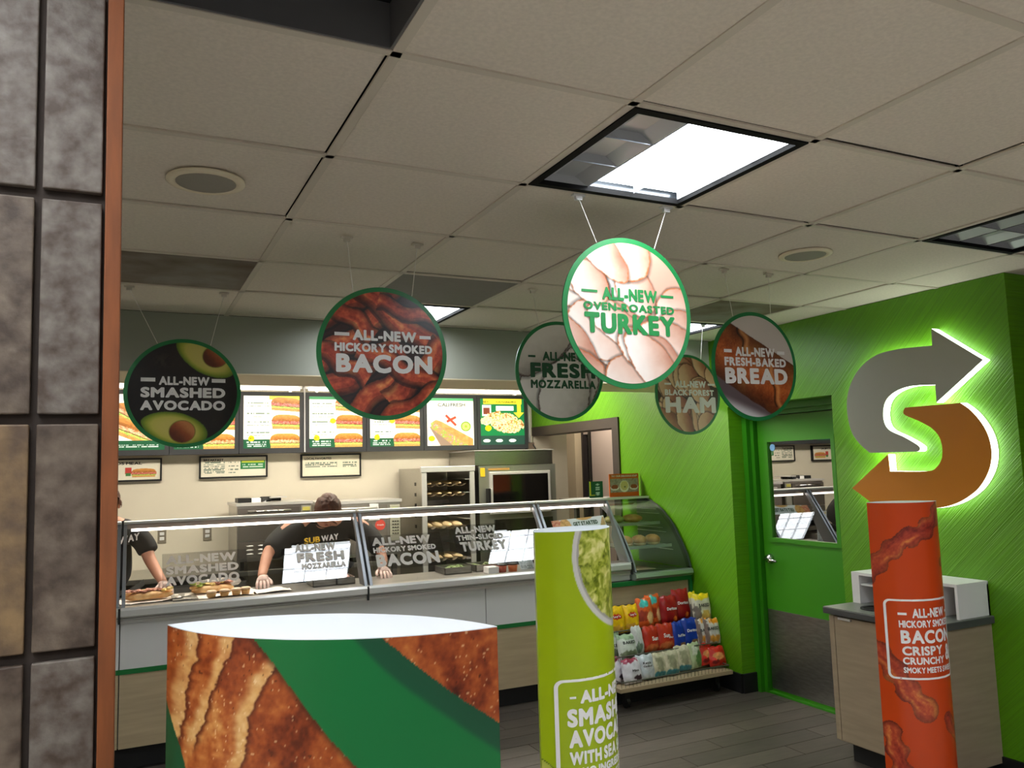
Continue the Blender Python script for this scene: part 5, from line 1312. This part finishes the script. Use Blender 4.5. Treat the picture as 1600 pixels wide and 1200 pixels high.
for nm, cx, cy, cz, fn, tm_, lines, lab, hooks in SIGNS:
    t = thing('hanging_sign', lab, 'sign', (cx, cy, cz - DI / 2), 0, 'round hanging signs')
    R = DI / 2; b_ = B(); cyl(b_, (cx, cy, cz), (cx, cy + .005, cz), R, n=96); obj('disc', b_, rim_green, t)
    rin = R * .93
    painted('print', 200, 200, lambda U, V: np.stack([cx + (2 * U - 1) * rin, np.full_like(U, cy - .001), cz + (2 * V - 1) * rin], 1), fn, print_gloss, t, disc=True)
    lettering(lines, lambda u, v: (cx + u * DI, cy - .0025, cz + v * DI), tm_, t, off=.055)
    for k, (hx, hy) in enumerate(hooks):
        sx = -1 if k == 0 else 1
        b_ = B(); cyl(b_, (hx, hy, CEIL - .012), (cx + sx * .115, cy + .002, cz + R * .90), .0013, n=6); obj('string', b_, mat('white string', (232, 228, 220), .5), t)
        b_ = box(B(), hx - .022, hx + .022, hy - .010, hy + .010, CEIL - .009, CEIL - .003); box(b_, hx - .012, hx + .012, hy - .006, hy + .006, CEIL - .022, CEIL - .009)
        obj('ceiling_clip', b_, white_p if nm in ('turkey', 'ham') else clipm, t)

# ================================================================== LIT WALL EMBLEM
GP = [(2.791, 2.265), (2.526, 2.064), (2.796, 1.874), (2.795, 1.967), (2.908, 1.975), (2.986, 1.97), (3.058, 1.947), (3.108, 1.906), (3.129, 1.846), (3.125, 1.785), (3.093, 1.743), (3.01, 1.704), (2.936, 1.661), (2.916, 1.641), (2.923, 1.624), (2.94, 1.621), (3.237, 1.623), (3.301, 1.675), (3.353, 1.746), (3.374, 1.843), (3.372, 1.929), (3.35, 2.001), (3.305, 2.071), (3.235, 2.132), (3.132, 2.176), (3.001, 2.186), (2.889, 2.181), (2.794, 2.175)]
OP = [(2.666, 1.861), (2.613, 1.818), (2.562, 1.75), (2.532, 1.677), (2.526, 1.597), (2.547, 1.517), (2.601, 1.437), (2.673, 1.382), (2.755, 1.344), (2.849, 1.324), (2.966, 1.322), (3.072, 1.326), (3.082, 1.235), (3.378, 1.422), (3.117, 1.611), (3.114, 1.517), (2.884, 1.516), (2.83, 1.534), (2.795, 1.576), (2.785, 1.632), (2.795, 1.689), (2.832, 1.738), (2.903, 1.781), (2.988, 1.821), (2.998, 1.842), (2.985, 1.862)]
def roundpoly(P, sharp):
    """spline through the soft corners, straight at the sharp ones"""
    n = len(P); out = []
    for i in range(n):
        a, b, c, d = P[i - 1], P[i], P[(i + 1) % n], P[(i + 2) % n]
        if i in sharp: a = b
        if (i + 1) % n in sharp: d = c
        a, b, c, d = map(Vector, (a, b, c, d))
        for k in range(4):
            s = k / 4; out.append(0.5 * ((2 * b) + (c - a) * s + (2 * a - 5 * b + 4 * c - d) * s * s + (3 * b - a - 3 * c + d) * s ** 3))
    return out
halo = mat('edge light', (240, 255, 235), .5, emit=HALO); halo.node_tree.nodes['Principled BSDF'].inputs['Emission Color'].default_value = (.93, 1, .88, 1)
t = thing('wall_emblem', 'large lit two arrow emblem in grey and orange on the green wall', 'sign', (WX - .05, 2.95, 1.24))
for P, sharp, m_, nm in ((GP, {0, 1, 2, 3, 15, 16, 27}, mat('emblem grey', (166, 166, 152), .4), 'upper_arrow'), (OP, {0, 11, 12, 13, 14, 15, 25}, mat('emblem orange', (196, 120, 4), .4), 'lower_arrow')):
    Q = roundpoly(P, sharp)
    f = obj(nm, prism(B(), [(WX - .062, q[0], q[1]) for q in Q], (.004, 0, 0)), m_, t)
    n = len(Q); b_ = B()
    A = [b_.verts.new((WX - .0575, q[0], q[1])) for q in Q]; C_ = [b_.verts.new((WX - .004, q[0], q[1])) for q in Q]
    for i in range(n): b_.faces.new([A[i], A[(i + 1) % n], C_[(i + 1) % n], C_[i]])
    obj('lit_edge', b_, halo, f, 'glowing white edge')

# ================================================================== TRASH UNIT
t = thing('trash_cabinet', 'waste cabinet in greige wood with grey top and white tray rack', 'cabinet', (3.67, 2.95, 0))
tx0, tx1, ty0, ty1 = 3.47, WX - .004, 2.64, 3.27
obj('carcass', bx(tx0 + .02, tx1, ty0, ty1, .10, .765), trash_wood, t)
dd = obj('door', bx(tx0, tx0 + .018, ty0 + .02, ty1 - .035, .11, .755, bev=.002), trash_wood, t)
obj('edge_stile', bx(tx0, tx0 + .018, ty1 - .032, ty1, .11, .755), trash_wood, t)
obj('handle', bx(tx0 - .012, tx0 + .002, ty1 - .15, ty1 - .07, .742, .754), steel_l, dd)
top_m = mat('grey green top', (120, 126, 118), .35, noise=(90, .2)); edge_m = mat('dark grey top edge', (74, 76, 76), .4)
ct = obj('countertop', bx(tx0 - .03, tx1, ty0 - .02, ty1 + .012, .766, .80, bev=.004), edge_m, t)
obj('top_surface', bx(tx0 - .027, tx1, ty0 - .017, ty1 + .009, .8005, .802), top_m, ct)
obj('waste_opening', lathe(B(), [(.07, .8025), (.085, .8025), (.085, .807), (.07, .805)], (3.60, 3.06, 0), 32, caps=False), black_m, ct)
obj('waste_hole', lathe(B(), [(.001, .8022), (.07, .8022), (.07, .8026), (.001, .8026)], (3.60, 3.06, 0), 32), mat('void black', (3, 3, 3), .9), ct)
obj('toe_kick', bx(tx0 + .06, tx1, ty0 + .05, ty1 - .05, 0, .10), toe, t)
hu = obj('rack_top', bx(3.66, tx1, ty0, ty1, .955, .97), white_p, t, 'white tray rack')
obj('side_board', bx(3.66, tx1, ty0, ty0 + .014, .803, .955), white_p, hu); obj('side_board', bx(3.66, tx1, ty1 - .05, ty1, .803, .955), white_p, hu)
obj('divider', bx(3.66, tx1, ty0 + .10, ty0 + .112, .803, .955), white_p, hu); obj('back_board', bx(tx1 - .012, tx1, ty0, ty1, .803, .955), white_p, hu)
obj('shelf', bx(3.67, tx1, ty0 + .112, ty1 - .05, .90, .91), white_p, hu)

# ================================================================== STANDEES
def arc(A, Bp, b, u, sgn=1):
    A = np.array(A); Bp = np.array(Bp); c = Bp - A; W = np.hypot(*c); d = c / W; n = np.array([d[1], -d[0]])
    if n @ (-(A + Bp) / 2) < 0: n = -n
    n = n * sgn; R = (W * W / 4 + b * b) / (2 * b); th = math.asin(W / 2 / R); u = np.asarray(u, float); t_ = (2 * u - 1) * th
    mid = (A + Bp) / 2
    P = mid + np.outer(R * np.sin(t_), d) + np.outer(R * np.cos(t_) - (R - b), n); N = np.outer(np.sin(t_), d) + np.outer(np.cos(t_), n)
    return P, N
def standee(label, A, Bp, b, zt, colf, nu, nv, cap):
    c = (np.array(A) + np.array(Bp)) / 2
    t = thing('standee', label, 'standee', (c[0], c[1], 0), 0, 'printed cardboard standees')
    def posf(U, V):
        P, N = arc(A, Bp, b, U); return np.stack([P[:, 0], P[:, 1], V * zt], 1)
    painted('front_panel', nu, nv, posf, colf, print_gloss, t)
    def posb(U, V):
        P, N = arc(A, Bp, b, U, -1); return np.stack([P[:, 0], P[:, 1], V * zt], 1)
    painted('back_panel', 24, 80, posb, lambda U, V: colf(1 - U, V), print_gloss, t)
    b_ = B(); vs = [b_.verts.new((p[0], p[1], zt - .002)) for p in arc(A, Bp, b, np.linspace(0, 1, 24))[0]] + [b_.verts.new((p[0], p[1], zt - .002)) for p in arc(A, Bp, b, np.linspace(1, 0, 24)[1:-1], -1)[0]]
    fc = b_.faces.new(vs); r = bmesh.ops.extrude_face_region(b_, geom=[fc]); bmesh.ops.translate(b_, verts=[v for v in r['geom'] if isinstance(v, bmesh.types.BMVert)], vec=(0, 0, .003))
    obj('top_cap', b_, cap, t)
    def mp(u, z, off=.0015):
        P, N = arc(A, Bp, b, [u]); P = P[0] + N[0] * off; return (P[0], P[1], z)
    return t, mp
def rrect(mp, u0, u1, z0, z1, wu, wz, r_u, r_z, m, par, open_right=False):
    """rounded outline box mapped on the panel"""
    def loop(u0, u1, z0, z1, ru, rz):
        L = []
        for (cu, cz, a0) in ((u1 - ru, z1 - rz, 0), (u0 + ru, z1 - rz, 90), (u0 + ru, z0 + rz, 180), (u1 - ru, z0 + rz, 270)):
            for k in range(7):
                a = math.radians(a0 + 15 * k); L.append((cu + ru * math.cos(a), cz + rz * math.sin(a)))
        out = []
        for i in range(len(L)):
            a, c = L[i], L[(i + 1) % len(L)]
            for k in range(6): out.append((a[0] + (c[0] - a[0]) * k / 6, a[1] + (c[1] - a[1]) * k / 6))
        return out
    O = loop(u0, u1, z0, z1, r_u, r_z); I = loop(u0 + wu, u1 - wu, z0 + wz, z1 - wz, r_u * .7, r_z * .7)
    b_ = B(); a = [b_.verts.new(mp(*p)) for p in O]; c = [b_.verts.new(mp(*p)) for p in I]; n = len(a)
    for i in range(n): b_.faces.new([a[i], a[(i + 1) % n], c[(i + 1) % n], c[i]])
    obj('text_frame', b_, m, par)
# bread standee (front left)
BX = [262, 284, 317, 358, 409, 466, 529, 594, 658, 720, 777]; BU = [i / 10 for i in range(11)]
def col_breadst(U, V):
    X = np.interp(U, BU, BX); Y = 1000 + (1.41 - V * 1.41) * 1290
    x, y = X / 515, Y / 515
    n = fbm(x * 70, y * 70, 1, 4); n0 = fbm(x * 4.5, y * 3.2, 2, 4); sp = vnoise(x * 170, y * 170, 7); n3 = fbm(x * 22, y * 22, 15, 3)
    # crust grain runs down the loaf at a slant; coordinates along and across the loaf
    q = (X - 262) * .94 + (Y - 1000) * .34; l_ = (Y - 1000) * .94 - (X - 262) * .34
    q2, l2 = q / 515, l_ / 515
    wp = fbm(q2 * 5, l2 * 2.4, 31, 4) - .5
    g1 = fbm(q2 * 7 + wp * 2.2, l2 * 2.0 + 5, 33, 5); g2 = fbm(q2 * 30 + wp * 3, l2 * 16, 35, 4)
    tone = .50 * g1 + .30 * g2 + .26 * n + .12 * (n3 - .5) - .05 + .07 * smooth(430, 330, X)
    c = ramp((tone - .22) * 1.55, [(70, 26, 12), (116, 46, 20), (152, 70, 30), (180, 98, 46), (206, 138, 74), (226, 178, 116)])
    def split(P, w_, k):
        nonlocal c
        P = np.array(P, float); yy = P[:, 1]; rag = 16 * (fbm(Y / 26, Y * 0 + k, 40 + k, 4) - .5) + 5 * (fbm(Y / 5, Y * 0, 50 + k, 2) - .5)
        xx = np.interp(Y, yy, P[:, 0]) + rag; d = X - xx; inside = smooth(yy[0], yy[0] + 25, Y) * smooth(yy[-1], yy[-1] - 30, Y)
        wl = w_ * (.6 + .9 * fbm(Y / 40, Y * 0 + 3, 60 + k, 3))
        pale = inside * smooth(wl * 1.15, wl * .45, -d) * (d < 0) * (.45 + .75 * fbm(x * 26, y * 26, 70 + k))
        c = over(c, ramp(n * .6 + n3 * .5, [(196, 128, 66), (222, 172, 104), (238, 206, 150)]), np.clip(pale, 0, .92))
        c = over(c, (84, 32, 16), inside * smooth(9, 0, d) * (d >= 0) * .75); c = over(c, (96, 44, 24), inside * smooth(2.5, 0, np.abs(d)) * .6)
    split([(322, 960), (306, 1040), (292, 1110), (276, 1220), (262, 1400)], 26, 1)
    split([(372, 985), (350, 1050), (330, 1100), (316, 1150), (300, 1190)], 20, 2)
    split([(452, 1020), (414, 1066), (392, 1110), (384, 1160), (368, 1230), (340, 1500)], 24, 3)
    c = over(c, (244, 214, 168), (sp > .90) * (n3 > .42) * .55); c = over(c, (58, 22, 12), (vnoise(x * 120, y * 120, 77) > .93) * (g1 < .5) * .6)
    GL = [(262, 800), (400, 1003), (430, 1037), (472, 1092), (520, 1145), (580, 1205), (700, 1330), (777, 1410)]
    GR = [(560, 960), (601, 1003), (640, 1035), (700, 1083), (777, 1142), (900, 1230)]
    gl = np.array(GL, float); gr = np.array(GR, float)
    yl = np.interp(X, gl[:, 0], gl[:, 1]); yr = np.interp(X, gr[:, 0], gr[:, 1], left=900)
    yl = yl + 3 * (n3 - .5); yr = yr + 3 * (n3 - .5)
    g = (Y < yl) & (Y > yr) ; g = g & (X > 395)
    yd = np.interp(X, [540, 600, 640, 700, 777], [985, 1045, 1078, 1122, 1185]) + 2 * n3
    cg = over(np.tile([20., 108, 54], (len(U), 1)), (24, 76, 50), smooth(-7, 7, yd - Y))
    c = c * (1 - .35 * smooth(16, 0, np.abs(Y - yl)) * (Y > yl))[:, None]
    c = np.where(g[:, None], cg, c)
    lg = (Y - 1120) * .36 > (X - 262); c = np.where(lg[:, None], np.array([[20., 84, 50]]), c)
    # repeat of the picture further down the panel
    c = np.where(((Y > 1700))[:, None], np.array([[20., 108, 54]]) * .98 + 0 * c, c)
    return c
standee('wide bread print standee with a green diagonal band at the bottom left', (.058, 1.15), (.409, .897), .08, 1.41, col_breadst, 300, 700, white_card)
# avocado standee
def col_green(U, V):
    z = V * 1.41; n = fbm(U * 14, z * 40, 1, 4); n2 = fbm(U * 6 + 2, z * 16, 3, 4); n3 = fbm(U * 30, z * 60, 4, 3)
    c = np.tile([160., 182, 12], (len(U), 1)) * (.98 + .04 * n2)[:, None]
    d = ell(U, z, .82, 1.335, .53, .215)
    c = over(c, (206, 204, 196), smooth(1.0, .99, d)); c = over(c, (150, 146, 136), smooth(.93, .915, d) * .7)
    rg = np.abs(fbm(U * 9 + n2 * 2, z * 26 + n * 1.5, 8, 4) - .5) * 4
    g = ramp(np.clip(.05 + rg * .75 + n3 * .4 - .1, 0, 1), [(70, 84, 14), (136, 148, 40), (176, 182, 76), (208, 206, 116), (226, 220, 150)])
    c = np.where((d + .03 * (n3 - .5) < .89)[:, None], g, c)
    e = ell(U, z, .02, .705, .17, .072, -.2)
    c = over(c, (60, 80, 20), smooth(1.04, 1.0, e)); c = np.where((e < .98)[:, None], ramp(e, [(226, 214, 130), (214, 208, 110), (170, 180, 70)]), c)
    return c
A, Bp = (1.08, 2.09), (1.37, 2.16)
t, mp = standee('lime green avocado standee in front of the counter', A, Bp, .09, 1.41, col_green, 130, 420, mat('grey card top', (196, 204, 210), .6))
rrect(mp, .115, .998, .62, .998, .032, .0075, .07, .022, txt_white, t)
lettering([('-', .235, .945, .285, .951), ('ALL-NEW', .32, .930, .93, .966), ('SMASHED', .21, .868, .995, .918), ('AVOCADO', .22, .812, .995, .860), ('WITH SEA SALT', .22, .766, .97, .802), ('TWO INGREDIENTS', .22, .735, .99, .758), ('ONE INCREDIBLE', .22, .706, .99, .727), ('SPREAD', .22, .64, .7, .68)][:7], mp, txt_white, t, off=.055)
# bacon standee
def col_orange(U, V):
    z = V * 1.40; n = fbm(U * 40, z * 110, 1, 4); n2 = fbm(U * 6, z * 14, 3, 4)
    c = np.tile([198., 66, 12], (len(U), 1))
    ru = .36                                   # panel width in metres
    def strip(P, w_, seed):
        nonlocal c
        P = np.array(P, float); best = np.full(len(U), 9.); acb = np.zeros(len(U)); alb = np.zeros(len(U)); acc = 0
        for a, b in zip(P[:-1], P[1:]):
            a2, b2 = (a[0] * ru, a[1]), (b[0] * ru, b[1]); L = math.dist(a2, b2)
            al, ac = segd(U * ru, z, a2, b2); tt_ = np.clip(al, 0, 1); dd_ = np.hypot(ac, (al - tt_) * L)
            m = dd_ < best; best = np.where(m, dd_, best); acb = np.where(m, np.sign(ac) * dd_, acb); alb = np.where(m, acc + tt_ * L, alb); acc += L
        wv = w_ * (1 + .22 * np.sin(alb * 70 + seed) + .3 * (fbm(alb * 40, acb * 0, seed) - .5))
        m = best < wv; s = acb / wv
        st = fbm(s * 2.6 + seed + .5 * np.sin(alb * 30), alb * 14, seed, 4)
        cc = ramp(np.clip(st * .8 + n * .35 - .12, 0, 1), [(84, 20, 18), (140, 44, 32), (176, 72, 44), (206, 126, 60), (220, 164, 96)]) * (1.08 - .4 * np.abs(s) ** 3)[:, None]
        c = over(c, (120, 32, 14), smooth(wv * 1.18, wv, best + .004) * .0); c = np.where(m[:, None], cc, c)
    strip([(1.05, 1.42), (.86, 1.33), (.62, 1.275), (.38, 1.245), (.15, 1.17), (-.05, 1.09)], .04, 1)
    strip([(-.05, .79), (.12, .735), (.30, .63), (.50, .545)], .046, 5)
    strip([(.10, .44), (.16, .34), (.26, .2), (.40, .1)], .042, 9)
    strip([(.80, .50), (.90, .44), (1.0, .42)], .03, 12); strip([(.92, .25), (1.02, .20)], .03, 15); strip([(.94, 1.14), (1.05, 1.12)], .02, 3)
    return c
A, Bp = (2.946, 2.521), (3.216, 2.384)
t, mp = standee('orange bacon standee in front of the waste cabinet', A, Bp, .085, 1.40, col_orange, 120, 430, white_card)
rrect(mp, .115, .998, .665, .995, .03, .008, .07, .024, txt_white, t)
lettering([('-', .265, .93, .36, .940), ('ALL-NEW', .42, .918, .87, .957), ('-', .92, .93, .965, .94), ('HICKORY SMOKED', .27, .878, .98, .908), ('BACON', .28, .812, .98, .868), ('CRISPY', .285, .764, .78, .802), ('CRUNCHY', .285, .727, .80, .757), ('&', .84, .735, .965, .80), ('SMOKY MEETS SWEET', .285, .692, .985, .716)], mp, txt_white, t, off=.04)
